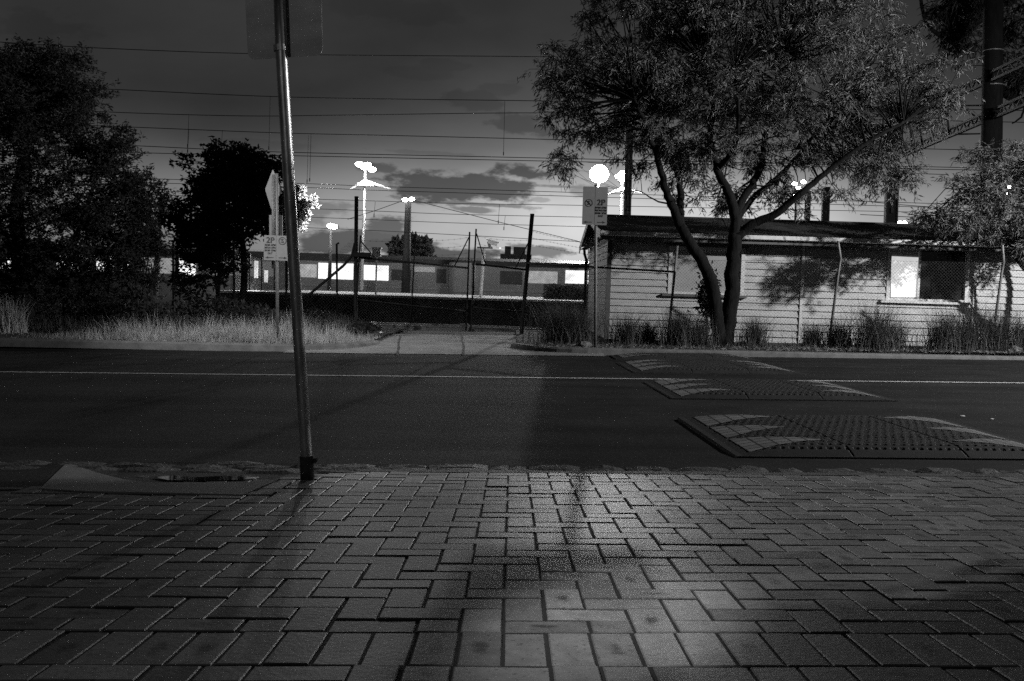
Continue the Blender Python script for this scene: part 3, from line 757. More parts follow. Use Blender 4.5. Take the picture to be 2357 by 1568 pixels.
for gi, (tl, tr, bl, br_, mtl, mtr) in enumerate((
    ((830, 542), (1081, 534), (822, 680), (1073, 762), (827, 593), (1078, 617)),
    ((1096, 527), (1220, 540), (1083, 762), (1205, 760), (1095, 608), (1210, 621)))):
    bo = at(bl[0], 750, GY)
    g_ = thing('gate', gate_lab[gi], 'gate', (bo.x, GY, gz(bo.x, GY)), 'leaves of the double gate')
    g0 = lambda q, dy=-.02: at(q[0], q[1], GY+dy)
    if gi == 0: bl = (817, 745)
    m1 = (823, 690) if gi == 0 else (1088, 705); m2 = (1075, 715) if gi == 0 else (1208, 718)
    ml = (824, 691) if gi == 0 else (1092, 706)
    fr_ = MB(); fr_.tube([g0(bl), g0(tl)], .020, 8); fr_.tube([g0(br_), g0(tr)], .020, 8); fr_.tube([g0(mtl), g0(mtr)], .024, 8)
    lowl = (822, 690) if gi == 0 else (1086, 708); lowr = (1073, 717) if gi == 0 else (1206, 718)
    fr_.tube([g0(lowl), g0(lowr)], .018, 8)
    if gi == 0: fr_.tube([g0((957, 555-22)), g0((945, 745))], .018, 8)
    build('frame', fr_, M['darksteel'], g_, smooth=True)
    for (qa, qb) in ((((831, 556), (862, 592)), ((1079, 547), (1046, 613))) if gi == 0 else (((1097, 538), (1118, 609)), ((1219, 553), (1186, 618)))):
        bc = MB(); bc.tube([g0(qa), g0(qb)], .014, 8); build('brace', bc, M['darksteel'], g_, smooth=True)
    a = g0(bl, 0); b = g0(br_, 0); c = g0(mtl, 0); d = g0(mtr, 0)
    lm_ = MB(); lattice(lm_, ((a.x+c.x)/2, GY, 0), ((b.x+d.x)/2, GY, 0), gz(a.x,0)+.05, c.z, gz(b.x,0)+.05, d.z, pitch=.07); build('mesh', lm_, M['mesh'], g_)
    bw = MB()
    if gi == 0:
        for o_ in (8, 26, 44): barbed(bw, g0((831, 545+o_)), g0((957, 538+o_*.9+4)), .05); barbed(bw, g0((957, 538+o_*.9+4)), g0((1080, 538+o_)), .06)
    else:
        for o_ in (8, 26, 44): barbed(bw, g0((1096, 535+o_)), g0((1219, 545+o_)), .05)
    build('barbed_strand', bw, M['wire'], g_)
    if gi == 1:
        p = MB(); q = [g0((1088, 682)), g0((1107, 683)), g0((1107, 705)), g0((1090, 706))]; [p.bar(q[i], q[(i+1) % 4], .012) for i in range(4)]; build('latch', p, M['darksteel'], g_)
# left fence run
lf = thing('chain_link_fence', 'dark chain link fence running left from the gate towards the trees', 'fence', (at(640, 760, GY).x, GY, 0))
pp = [(777, 562, 745), (660, 560, 745), (540, 560, 742), (400, 560, 738), (250, 555, 735), (80, 550, 730)]
pq = [(gL0.x, gL1.z-.9)]
for (px, ty, by) in pp:
    a = at(px, by, GY); b = at(px-2, ty, GY); p = MB(); p.tube([(a.x, GY, gz(a.x,0)-.1), tuple(b), tuple(at(px+(2 if px > 700 else 0), ty-2, GY-.06))], .026, 8); build('post', p, M['darksteel'], lf, smooth=True); pq.append((a.x, b.z-.15))
lm_ = MB()
for a, b in zip(pq[:-1], pq[1:]): lattice(lm_, (b[0], GY, 0), (a[0], GY, 0), gz(b[0],0), b[1], gz(a[0],0), a[1], pitch=.08)
build('mesh', lm_, M['mesh'], lf)

# ================================================================== RAILWAY
def xs_at(px, Y): return at(px, 680, Y).x
PYE, PYB = 32.0, 44.0; PZ = 1.10 - .335
PX0 = xs_at(497, PYE); 
plat = thing('platform', 'long railway platform with a bright white edge and a dark graffitied wall below', 'platform', (PX0, PYE, 0))
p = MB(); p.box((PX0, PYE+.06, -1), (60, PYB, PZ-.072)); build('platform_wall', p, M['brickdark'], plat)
p = MB(); p.box((PX0-.02, PYE, PZ-.07), (60, PYE+.6, PZ+.001)); build('coping', p, M['coping'], plat)
p = MB(); p.box((PX0, PYE+.602, PZ-.07), (60, PYB, PZ-.002)); build('paving', p, M['platform'], plat)
SPR = mat('spray_paint', .10, .8)
# graffiti tags (faint abstract loops on the wall)
p = MB()
for (cx, cy, sx, sy) in ((942, 719, 13, 9), (930, 722, 8, 6), (1108, 722, 14, 6), (1175, 725, 8, 10), (1040, 728, 10, 5)):
    p = MB(); q = [at(cx + sx*sin(t*1.3)*cos(t*.7), cy + sy*sin(t+.5), PYE+.045) for t in np.linspace(0, 6, 30)]; p.tube(q, .012, 4); build('graffiti', p, SPR, plat)
# rails
for (y, i) in ((28.1, 0), (29.6, 1)):
    p = MB(); p.box((-60, y, -.16), (60, y+.14, -.14)); p.box((-60, y+.055, -.14), (60, y+.085, -.05)); p.box((-60, y+.03, -.05), (60, y+.11, -.015))
    o = build('rail', p, mat('rail_steel', .35, .35, 3, .3, metal=.7)); tag(o, ['steel rail nearest the gate, catching a thin line of light', 'steel rail farther from the gate, close below the platform wall'][i], 'rail', 'rails of the near track')
p = MB(); p.v = []; 
xx = np.linspace(-60, 60, 80)
struct('track_bed', strip_mesh([26.8, 27.5, 30.5, 31.9], [-.12, -.16, -.16, -.14], -60, 60, 60), M['ballast'])

# train
TY = 47.0
def TZ(dpx): return 1.10 + dpx/F*TY
def carriage(px0, px1, label, wins, cab=None):
    x0, x1 = xs_at(px0, TY), xs_at(px1, TY); o_ = thing('train_carriage', label, 'train', (x0, TY, -1.2), 'carriages of the passing train')
    zr = TZ(68); zw1 = TZ(47); zw0 = TZ(11)
    b = MB(); ch = .5
    prof = [(TY, -.9), (TY, TZ(50)), (TY+.15, TZ(61)), (TY+.7, zr), (TY+2.2, zr), (TY+2.8, TZ(60)), (TY+2.95, TZ(50)), (TY+2.95, -.9)]
    b.prism([(x0, y, z) for y, z in prof], (x1-x0, 0, 0)); build('body', b, M['train'], o_)
    r = MB(); r.prism([(x0-.01, TY-.01, TZ(51)), (x0-.01, TY+.13, TZ(62)), (x0-.01, TY+.68, zr+.02), (x0-.01, TY+2.2, zr+.02), (x0-.01, TY+2.2, zr-.1), (x0-.01, TY+.5, TZ(51))], (x1-x0+.02, 0, 0)); build('roof', r, M['traindark'], o_)
    c = MB(); c.box((x0, TY-.03, TZ(-8)), (x1, TY-.012, TZ(-2))); build('stripe', c, M['trainpale'], o_)
    for (a, bq, k, lo, hi) in wins:
        w_ = MB(); w_.box((xs_at(a, TY), TY-.03, TZ(lo)), (xs_at(bq, TY), TY-.004, TZ(hi))); build('window', w_, M[k], o_)
    if cab:
        w_ = MB(); w_.box((xs_at(cab[0], TY), TY-.035, TZ(-12)), (xs_at(cab[1], TY), TY-.012, TZ(56))); build('door', w_, M['trainpale'], o_)
    return o_
carriage(120, 1086, 'train carriage with bright square windows passing behind the gate and the left trees',
    [(130, 205, 'litwin', 11, 46), (222, 300, 'litwin', 11, 46), (325, 400, 'midwin', 11, 46), (405, 450, 'litwin', 8, 46), (480, 560, 'dimwin', 11, 46), (575, 640, 'dimwin', 11, 46), (690, 728, 'midwin', 12, 42), (732, 812, 'litwin', 10, 46), (836, 893, 'litwin', 10, 44), (900, 945, 'traindark', 12, 36), (952, 1000, 'dimwin', 32, 44), (1004, 1026, 'traindark', 8, 40)], (1032, 1084))
carriage(1092, 1900, 'train carriage half hidden by the white weatherboard building, dark roof and two bright windows',
    [(1150, 1200, 'traindark', 10, 40), (1206, 1282, 'midwin', 14, 42), (1300, 1372, 'litwin', 16, 46), (1400, 1500, 'litwin', 11, 46), (1600, 1720, 'litwin', 11, 46)], None)
carriage(-900, 96, 'train carriage at the far left, windows glinting through the big dark tree', [(a, a+80, 'litwin', 11, 46) for a in range(-860, 60, 105)], None)
# platform furniture: windbreak screen
sc = thing('platform_screen', 'glass and steel windbreak standing on the left end of the platform', 'screen', (xs_at(530, PYE+1), PYE+1, PZ))
def gpt(px, py, dy=1.0): return at(px, py, PYE+dy)
M['hazeglass'] = mat('frosted_glass', .35, .5, 3, .2)
N_, L_, b_ = nodes(M['hazeglass']); b_.inputs['Alpha'].default_value = .35
p = MB(); p.prism([gpt(539, 667), gpt(665, 671), gpt(665, 604), gpt(575, 590), gpt(539, 578)], (0, .02, 0)); build('glass_panel', p, M['hazeglass'], sc)
for (px, ty) in ((538, 570), (575, 585), (603, 592), (632, 598), (662, 604)):
    p = MB(); p.bar(gpt(px, 669, .95), gpt(px, ty, .95), .05); build('post', p, M['galvdull'], sc)
p = MB(); p.bar(gpt(497, 668, .9), gpt(497, 628, .9), .05); p.bar(gpt(497, 628, .9), gpt(538, 630, .9), .03); build('handrail', p, M['galvdull'], sc)
for (px, t, b2) in ((547, 590, 620), (584, 600, 640), (607, 622, 650)):
    p = MB(); p.box((gpt(px-4, t).x, PYE+1.3, gpt(px, b2).z), (gpt(px+4, t).x, PYE+1.36, gpt(px, t).z)); build('light_panel', p, M['litwin'], sc)
# hedge box on platform
hd = MB(); a = at(1255, 686, 36); b2 = at(1352, 659, 36)
V, Fq = leaf_arrays(np.column_stack([nr.uniform(a.x, b2.x+2, 5000), nr.uniform(36, 37, 5000), nr.uniform(PZ, b2.z, 5000)]), nr.normal(size=(5000, 3)), np.full(5000, .12), np.full(5000, .035))
tag(build('hedge', npmesh('hedge', V, Fq, 4), M['leafdark']), 'low clipped dark hedge on the platform beside the building corner', 'hedge')

# ------------------------------------------------------------------ lamps and masts
def plight(loc, power, size=.12, name='lamp_light', spot=None, target=None, blend=.5):
    l = bpy.data.lights.new(name, 'SPOT' if spot else 'POINT'); l.energy = power; l.shadow_soft_size = size; l.color = (1, 1, 1)
    o = bpy.data.objects.new(name, l); COL.objects.link(o); o.location = loc
    if spot:
        l.spot_size = radians(spot); l.spot_blend = blend
        d = Vector(target) - Vector(loc); o.rotation_euler = d.to_track_quat('-Z', 'Y').to_euler()
    return o
def lamppost(label, px, py, D, base_py, heads, pr=.07, m_='galvdull', arms=False, hs=.28, em='lamp', name='light_tower', zb=None, globe=0):
    c = at(px, py, D); b = at(px-.03*(base_py-py), base_py, D); zb = b.z if zb is None else zb
    t = thing(name, label, 'lamp', (b.x, D, zb))
    p = MB(); p.tube([(b.x, D, zb), (c.x, D, c.z-hs*.5)], [pr*1.2, pr*.8], 10); build('pole', p, M[m_], t, smooth=True)
    for (dx, dz) in heads:
        q = c + Vector((dx, 0, dz)); h = MB(); h.prism([q+Vector((-hs*.5, -.1, -hs*.2)), q+Vector((hs*.5, -.1, -hs*.2)), q+Vector((hs*.42, -.1, hs*.3)), q+Vector((-hs*.42, -.1, hs*.3))], (0, .3, 0))
        hh_ = build('lamp_head', h, M['darksteel'], t)
        e_ = MB(); e_.sphere(q+Vector((0, -.13, 0)), hs*.48, .05, hs*.30); build('lens', e_, M[em], hh_, smooth=True)
    if globe:
        e_ = MB(); e_.sphere(c+Vector((0, -.35, 0)), globe, globe*.5, globe*.92, 24, 14); build('globe', e_, M[em], t, smooth=True)
    if arms:
        p = MB(); q = c + Vector((0, 0, -.55)); L1 = hs*3.2
        p.prism([q+Vector((-.05,-.1,0)), q+Vector((-L1*.6,-.1,-.42)), q+Vector((-L1*.6+.05,-.1,-.44)), q+Vector((0,-.1,-.12))], (0, .1, 0))
        p.prism([q+Vector((.05,-.1,0)), q+Vector((L1,-.1,-.32)), q+Vector((L1-.05,-.1,-.36)), q+Vector((0,-.1,-.1))], (0, .1, 0)); p.bar(q+Vector((-.3,-.1,-.2)), q+Vector((.4,-.1,-.2)), .12)
        build('bracket_arm', p, M['galv'], t)
    return t, c
lamppost('tall light tower with two splayed arms and a blazing lamp cluster left of the gate', 841, 384, 42, 668, [(-.24, .08), (.10, .06), (.30, -.12), (-.02, -.04)], .06, 'galv', True, .34)
t_, cL2 = lamppost('dazzling floodlight cluster showing just above the kerbside parking sign', 1378, 402, 54, 690, [(0, .05)], .07, 'galv', False, .5, 'lampbig', globe=.5)
lamppost('tall light tower with splayed arms just right of the dazzling floodlight', 1432, 408, 56, 690, [(-.2, .02), (.2, .02), (0, .2), (0, -.15)], .09, 'galv', True, .42)
lamppost('short platform light glowing above the train roof left of the gate', 762, 521, 40, 668, [(0, 0), (.14, -.02)], .07, 'darksteel', False, .3)
lamppost('dark mast topped by two small lamps above the middle of the gate', 940, 461, 44, 680, [(-.13, .0), (.16, .04)], .17, 'darksteel', False, .26)
lamppost('twin lamp glowing through the street tree above the building roof', 1833, 424, 48, 690, [(-.12, .0), (.3, .1), (.05,-.2), (-.05, -.5)], .06, 'darksteel', False, .26)
lamppost('small lamp just above the roof ridge right of the steel mast', 2074, 513, 48, 690, [(-.1, .0), (.14, .02)], .06, 'darksteel', False, .22)
lamppost('twin lamp glinting through the crown at the right edge', 2312, 436, 48, 690, [(-.3, .05), (.2, .1), (.0, -.25), (-1.1, 0)], .06, 'darksteel', False, .24)
lamppost('tiny lamp seen through the slender dark tree, above another tiny lamp', 520, 508, 50, 690, [(0, 0)], .05, 'darksteel', False, .26)
lamppost('tiny lamp seen through the slender dark tree, low beside the windbreak', 520, 580, 52, 690, [(0, 0)], .05, 'darksteel', False, .24)
# pale poles at left
for (px, tx, ty, by, lab, m_) in ((358, 371, 480, 668, 'pale round pole brightly lit between the two dark trees', 'galv'), (405, 412, 500, 668, 'darker pole with patches of light, right of the pale pole', 'galvdull')):
    t = thing('platform_pole', lab, 'pole', at(px, by, 34)); p = MB(); p.tube([at(px, by+12, 34), at((px+tx)/2, (by+ty)/2, 34), at(tx, ty, 34)], .085 if px == 358 else .06, 12); build('pole', p, M['galvdull' if m_ != 'galv' else 'trim'], t, smooth=True)
    p = MB(); q = at(tx+3, ty-4, 34); p.prism([q+Vector((-.12,0,-.2)), q+Vector((.06,0,-.2)), q+Vector((.14,0,.1)), q+Vector((-.04,0,.14))], (0,.2,0)); build('head', p, M['galvdull'], t)
    for by_ in (582, 645):
        p = MB(); q = at(px+(tx-px)*(668-by_)/190, by_, 34-.0); p.tube([q-Vector((0,0,.02)), q+Vector((0,0,.02))], .10 if px == 358 else .075, 12); build('band', p, M['darksteel'], t)
# signal ladder leaning dark among the trees
p = MB()
for k in (0, 16): p.tube([at(325+k, 690, 33), at(350+k, 545, 33)], .02, 6)
for i in range(11): t = i/10; p.tube([at(325+25*t, 690-145*t, 33), at(341+25*t, 690-145*t, 33)], .012, 5)
tag(build('signal_ladder', p, M['darksteel']), 'faint leaning ladder in the dark beside the pale pole', 'ladder')
# CCTV camera pole
c = at(1111, 570, 35); b = at(1108, 684, 35)
t = thing('camera_pole', 'white pole on the platform carrying a security camera pointing right', 'security camera', b)
p = MB(); p.tube([at(1106.5, 684, 35), at(1114.5, 572, 35)], .055, 10); build('pole', p, M['coping'], t, smooth=True)
p = MB(); q = at(1118, 571, 35); p.bar(at(1098, 570, 35), at(1134, 571, 35), .07, .06); p.bar(at(1128, 570, 35), at(1124, 556, 35), .1, .08); build('bracket', p, M['galvdull'], t)
p = MB(); p.bar(at(1124, 556, 35), at(1145, 566-4, 35), .15, .16); p.bar(at(1120, 551, 34.98), at(1149, 559, 34.98), .17, .05); build('camera_housing', p, M['coping'], t, bevel=.015)
# white cabinet by gate post
p = MB(); q = at(866, 581, GY+9); p.box((q.x-.14, q.y, q.z-.14), (q.x+.14, q.y+.25, q.z+.16)); p.box((q.x-.16, q.y-.02, q.z+.13), (q.x+.16, q.y+.27, q.z+.17))
p.tube([(q.x, q.y+.12, PZ), (q.x, q.y+.12, q.z-.1)], .03, 8)
tag(build('signal_box', p, M['trim']), 'small pale box on a post behind the left gate leaf', 'box')
# steel masts
def mast(label, px, tpy, bpy_, D, w, name='overhead_line_mast', lattice_=False):
    b = at(px-.02*(bpy_-tpy), bpy_, D); t_ = at(px, tpy, D); o_ = thing(name, label, 'mast', (b.x, D, -.3))
    p = MB()
    for dx in (-w/2, w/2): p.bar((b.x+dx, D, -.3), (t_.x+dx, D, t_.z), .05, w*.5)
    build('flange', p, M['rust'], o_)
    p = MB(); p.bar((b.x, D+.02, -.3), (t_.x, D+.02, t_.z), w*.9, .02, upv=(0,1,0)); build('web', p, M['darksteel'], o_)
    n = int((t_.z+.3)/.55)
    for i in range(n):
        z = i*.55; f = (z+.3)/(t_.z+.3); x = b.x+(t_.x-b.x)*f; p = MB(); p.box((x-w*.12, D-w*.27, z), (x+w*.12, D-w*.25, z+.2)); build('plate', p, M['rust'], o_)
    return o_
mast('tall riveted steel mast rising between the street tree and the right tree', 2059, 235, 560, 38, .42)
mast('plain dark mast right beside the floodlight, rising behind the roof', 1449, 290, 560, 42, .26)
mast('slim dark mast showing below the street tree crown, right of the twin lamp', 1902, 430, 560, 46, .30)
mast('slimmer dark mast under the street tree crown, left of another slim mast', 1860, 440, 560, 52, .24)
# utility pole
up0 = at(2279, 540, 28.5)
t = thing('utility_pole', 'massive dark wooden pole rising out of frame behind the right tree', 'utility pole', (up0.x, 28.5, 0))
p = MB(); a = at(2283, 300, 28.5); b = at(2287, -80, 28.5); p.tube([(up0.x-.1, 28.5, -.3), tuple(up0), tuple(a), tuple(b)], [.31, .295, .28, .255], 18); build('pole', p, M['barkgum'], t, smooth=True)
for y in (118, 197):
    p = MB(); q = at(2286, y, 28.5); p.tube([q-Vector((0,0,.012)), q+Vector((0,0,.012))], .287, 18); build('band', p, M['galvdull'], t)
# gantry trusses
g_ = thing('overhead_gantry', 'lattice steel gantry with two parallel booms slanting across the utility pole', 'gantry', at(2059, 300, 38))
def boom(P0, P1, h, n):
    mb = MB(); P0 = Vector(P0); P1 = Vector(P1); v = Vector((0,0,h))
    for o in (Vector((0,0,0)), v): mb.bar(P0+o, P1+o, .10, .07)
    for i in range(n):
        a = P0.lerp(P1, i/n); b = P0.lerp(P1, (i+.5)/n); c = P0.lerp(P1, (i+1)/n); mb.bar(a, b+v, .045); mb.bar(b+v, c, .045)
    return mb
U0, U1 = at(1995, 318, 38), at(2430, 118, 25); L0, L1_ = at(2010, 388, 38), at(2430, 212, 25)
build('boom', boom(U0, U1, .24, 26), M['darksteel'], g_); build('boom', boom(L0, L1_, .24, 26), M['darksteel'], g_)
for f in (.30, .36, .52, .74): p = MB(); a = U0.lerp(U1, f); b = L0.lerp(L1_, f); p.bar(a, b, .07); build('hanger', p, M['darksteel'], g_)
p = MB(); 
for (a, b) in (((2110, 244), (2258, 243)), ((2170, 310), (2256, 308)), ((2140, 245), (2182, 262)), ((2210, 245), (2256, 275)), ((2180, 300), (2150, 280))): p.bar(at(*a, 36), at(*b, 36), .05)
build('tie', p, M['rust'], g_)

# overhead wires
wires = [([(-30,95),(235,111),(640,125),(1260,131)], 36, 'topmost single wire crossing the whole sky'),
 ([(-30,196),(240,205),(680,224),(1280,233)], 36, 'second wire from the top of the sky'),
 ([(-30,243),(250,258),(560,267),(800,265),(1270,260)], 37, 'third wire from the top of the sky, bowed downwards'),
 ([(-30,280),(310,293),(640,306),(900,312),(1260,321)], 37, 'fourth wire from the top of the sky'),
 ([(-30,322),(320,336),(640,350),(1255,364)], 37, 'upper wire of the close pair above the tall light tower'),
 ([(-30,340),(330,352),(640,358),(1260,371)], 37, 'lower wire of the close pair above the tall light tower'),
 ([(-30,400),(650,421),(860,429),(1250,441)], 39, 'upper of two wires level with the arms of the light tower'),
 ([(-30,410),(650,430),(860,438),(1250,450)], 39, 'lower of two wires level with the arms of the light tower'),
 ([(-30,440),(700,458),(1037,468),(1343,473)], 41, 'wire just below the large dark cloud'),
 ([(-30,460),(700,480),(1037,493),(1343,500)], 41, 'wire crossing the mast a little below its lamps'),
 ([(-30,480),(700,500),(1037,513),(1343,522)], 43, 'wire one above the lowest wire over the gate'),
 ([(-30,500),(700,524),(1037,540),(1343,557)], 43, 'lowest long wire, just above the gate leaves')]
drops = {1: [(622, 221, 345), (1162, 233, 358)], 3: [(512, 300, 354), (716, 308, 418), (435, 297, 352)], 2: [(435, 262, 340)], 6: [(710, 312, 421)], 8: [(864, 463, 500), (1150, 470, 515)], 9: [(1163, 497, 530)]}
for i, (pts_, D, lab) in enumerate(wires):
    a, b = pts_[-2], pts_[-1]; sl = (b[1]-a[1])/(b[0]-a[0]); sl = max(sl, .02)
    pts2 = list(pts_) + [(b[0]+500, b[1]+sl*500), (b[0]+1400, b[1]+sl*1400)]
    P = [at(x, y, D) for x, y in pts2]; Q = []
    for j in range(len(P)-1):
        pa = P[max(j-1,0)]; pb = P[j]; pc_ = P[j+1]; pd_ = P[min(j+2,len(P)-1)]
        for k in range(6):
            t = k/6; Q.append(.5*((2*pb)+(pc_-pa)*t+(2*pa-5*pb+4*pc_-pd_)*t*t+(-pa+3*pb-3*pc_+pd_)*t**3))
    Q.append(P[-1])
    t = thing('overhead_wire', lab, 'wire', Q[0], 'overhead railway wires')
    mb = MB(); mb.tube(Q, .014 if i < 6 else .012, 5); build('wire', mb, M['wire'], t, smooth=True)
    for (px, y0, y1) in drops.get(i, []):
        mb = MB(); mb.tube([at(px, y0, D), at(px-3, y1-6, D)], .008, 5); mb.tube([at(px-3, y1-8, D), at(px-3.2, y1, D)], .02, 6); build('dropper', mb, M['wire'], t)
for (a, b, D, lab) in (((944, 459), (1350, 560), 43.6, 'guy wire slanting right from the lamp mast to the building'), ((936, 459), (800, 505), 43.6, 'guy wire slanting left from the lamp mast'),
    ((1960, 460), (2160, 478), 40, 'wire sloping down across the steel mast'), ((1980, 472+22), (2200, 502), 40, 'wire crossing the foot of the steel mast, lower one'), ((2030, 394), (2180, 402), 40, 'short thick wire leading from the steel mast into the right tree')):
    mb = MB(); mb.tube([at(*a, D), at((a[0]+b[0])/2, (a[1]+b[1])/2+1.5, D), at(*b, D)], .014, 5); tag(build('overhead_wire', mb, M['wire'], smooth=True), lab, 'wire', 'overhead railway wires')

# far skyline
t = thing('distant_building', 'small dark tower block on the skyline seen through the narrow gate leaf', 'building', at(1190, 640, 160))
p = MB(); a = at(1160, 640, 160); b = at(1176, 567, 160); p.box((a.x, 160, -2), (b.x, 168, b.z)); a = at(1180, 640, 160); b = at(1209, 569, 160); p.box((a.x, 160, -2), (b.x, 168, b.z)); p.box((at(1150,640,160).x, 160.2, -2), (at(1222,640,160).x, 168, at(1190, 585, 160).z)); build('wall', p, M['far'], t)
p = MB(); p.box((at(1166,0,160).x, 159.8, at(1168, 573, 160).z), (at(1170,0,160).x, 160-.01, at(1168, 570, 160).z)); build('window', p, M['litwin'], t)
sk = MB()
xs_ = np.linspace(-260, 260, 260); 
hz_ = 3.2 + 1.6*np.sin(xs_*.05) + nr.uniform(0, 1.8, 260) + 1.2*np.sin(xs_*.31)
for x, z in zip(xs_, hz_): sk.v += [(x, 230, -4), (x, 230, z), (x, 236, z*.9), (x, 240, -4)]
for i in range(259):
    for k in range(3): a = i*4+k; sk.f.append((a, a+4, a+5, a+1))
o = build('far_tree_belt', sk, M['leafdark']); o['kind'] = 'stuff'; tag(o, 'low dark belt of far trees along the horizon', 'trees')

# ================================================================== TREES
# main street tree
D0 = 19.9
limbs = [
 (pl((1668,800,D0),(1676,740,D0),(1684,680,D0),(1688,600,D0),(1693,540,D0)), .175, .135),
 (pl((1660,800,D0),(1650,730,D0-.1),(1640,660,D0-.15),(1622,610,D0-.15),(1590,560,D0-.2),(1566,520,D0-.2)), .15, .10),
 (pl((1566,520,D0-.2),(1545,470,D0-.3),(1528,420,D0-.5),(1512,360,D0-.7),(1490,300,D0-1),(1460,230,D0-1.2)), .10, .03),
 (pl((1566,520,D0-.2),(1566,470,D0),(1566,430,D0+.1),(1545,370,D0+.2),(1520,320,D0+.3),(1500,250,D0+.4)), .085, .03),
 (pl((1693,540,D0),(1690,490,D0),(1675,440,D0-.1),(1650,390,D0-.2),(1635,320,D0-.3),(1640,240,D0-.4),(1620,150,D0-.5)), .12, .03),
 (pl((1692,500,D0),(1715,450,D0+.2),(1750,390,D0+.3),(1760,320,D0+.4),(1775,230,D0+.4),(1800,130,D0+.3)), .09, .03),
 (pl((1698,545,D0),(1735,515,D0-.1),(1790,490,D0-.3),(1850,440,D0-.5),(1910,390,D0-.6),(1990,330,D0-.8),(2080,280,D0-.9)), .10, .025),
 (pl((1700,500,D0),(1740,450,D0+.3),(1800,400,D0+.6),(1860,330,D0+.8),(1930,240,D0+.9)), .07, .022),
 (pl((1545,470,D0-.3),(1510,462,D0-.4),(1470,440,D0-.5),(1440,445,D0-.6)), .02, .006),
 (pl((1650,390,D0-.2),(1690,340,D0-.8),(1700,260,D0-1.2),(1690,160,D0-1.4)), .06, .02),
]
blobs = [pxblob(1335,150,D0-.2,95,75,1.0,26), pxblob(1300,215,D0,75,60,.9,18), pxblob(1345,290,D0,90,38,.9,18), pxblob(1288,372,D0-.2,36,22,.5,6),
 pxblob(1450,60,D0,150,75,1.5,48), pxblob(1480,200,D0,130,90,1.6,58), pxblob(1470,330,D0,110,60,1.2,32),
 pxblob(1650,60,D0,170,90,2.0,68), pxblob(1660,210,D0,150,95,2.0,74), pxblob(1640,340,D0,130,60,1.4,40), pxblob(1620,440,D0+.4,100,45,.8,15),
 pxblob(1850,80,D0,160,100,2.0,66), pxblob(1860,230,D0,160,90,2.0,74), pxblob(1850,360,D0+.5,150,55,.9,36), pxblob(1850,450,D0+.6,120,40,.5,16), pxblob(1700,470,D0+.6,60,35,.5,6),
 pxblob(2030,140,D0+.1,120,80,1.1,34), pxblob(2070,250,D0+.4,120,60,.8,34), pxblob(2010,360,D0+.6,100,65,.6,28), pxblob(2170,200,D0,70,70,.8,16), pxblob(2060,410,D0+.6,55,30,.4,7),
 pxblob(1500,-60,D0,200,80,2,40), pxblob(1750,-70,D0,250,90,2,60), pxblob(1930,-20,D0,130,60,1.5,24)]
tree('street_tree', 'large forked street tree with a wide feathery crown in front of the weatherboard building', 'tree', limbs, blobs, M['leaf'], M['bark'], leafL=.13, leafW=.0115, per=105, cr=.36, droop=.75)
# left large tree
D1 = 21.8
limbs = [(pl((60,790,D1),(55,700,D1),(45,600,D1),(40,450,D1),(70,300,D1),(90,180,D1)), .26, .06),
 (pl((160,760,D1+.6),(150,690,D1+.6),(160,600,D1+.5),(200,480,D1+.4),(230,380,D1+.3)), .10, .03),
 (pl((45,600,D1),(-20,480,D1),(-60,300,D1)), .12, .04), (pl((300,760,D1+1),(300,690,D1+1),(290,600,D1+1),(300,480,D1+.8)), .06, .02)]
blobs = [pxblob(90,140,D1,110,55,1.2,40), pxblob(60,230,D1,150,90,1.8,90), pxblob(40,360,D1,170,90,1.8,100), pxblob(150,250,D1,85,90,1.2,44), pxblob(60,500,D1,190,80,1.8,100), pxblob(230,400,D1,80,90,1.2,50), pxblob(270,350,D1,50,55,.8,14), pxblob(240,510,D1+.3,120,60,1.2,56), pxblob(310,430,D1+.5,55,45,.8,16), pxblob(-60,250,D1,120,160,1.5,50), pxblob(20,580,D1,150,35,1.2,26), pxblob(345,500,D1+.6,45,70,.8,22), pxblob(290,570,D1+.8,80,45,.8,26), pxblob(200,590,D1,120,30,.9,26), pxblob(90,610,D1,110,40,1.0,34), pxblob(310,620,D1+.7,60,40,.7,20), pxblob(-20,640,D1,80,50,.9,20), pxblob(170,640,D1+.4,110,28,.8,22), pxblob(60,680,D1+.3,120,30,.9,20), pxblob(250,690,D1+.5,90,28,.9,14)]
tree('street_tree', 'broad dark tree filling the left edge of the picture', 'tree', limbs, blobs, M['leafdark'], M['bark'], leafL=.10, leafW=.016, per=120, cr=.42, droop=.2)
# second left tree
D2 = 27.5
limbs = [(pl((560,700,D2),(562,600,D2),(550,500,D2),(520,420,D2),(510,350,D2)), .11, .03), (pl((500,700,D2),(505,600,D2),(490,500,D2),(470,440,D2)), .07, .02), (pl((555,560,D2),(600,460,D2),(600,380,D2)), .06, .02)]
blobs = [pxblob(520,385,D2,45,50,.9,36), pxblob(590,390,D2,50,45,.9,34), pxblob(480,430,D2,50,35,.9,22), pxblob(430,370,D2,10,10,.3,2), pxblob(540,450,D2,90,60,1.1,66), pxblob(610,450,D2,40,60,.9,24), pxblob(480,520,D2,70,60,1.0,44), pxblob(580,530,D2,60,50,.9,26), pxblob(440,560,D2,45,60,.9,22), pxblob(500,600,D2,60,40,.8,20), pxblob(405,500,D2,30,50,.7,12), pxblob(460,650,D2,60,25,.6,10)]
tree('slender_tree', 'dense dark tree with a double peaked crown behind the 2P parking sign', 'tree', limbs, blobs, M['leafdark'], M['bark'], leafL=.14, leafW=.035, per=90, cr=.40, droop=.1)
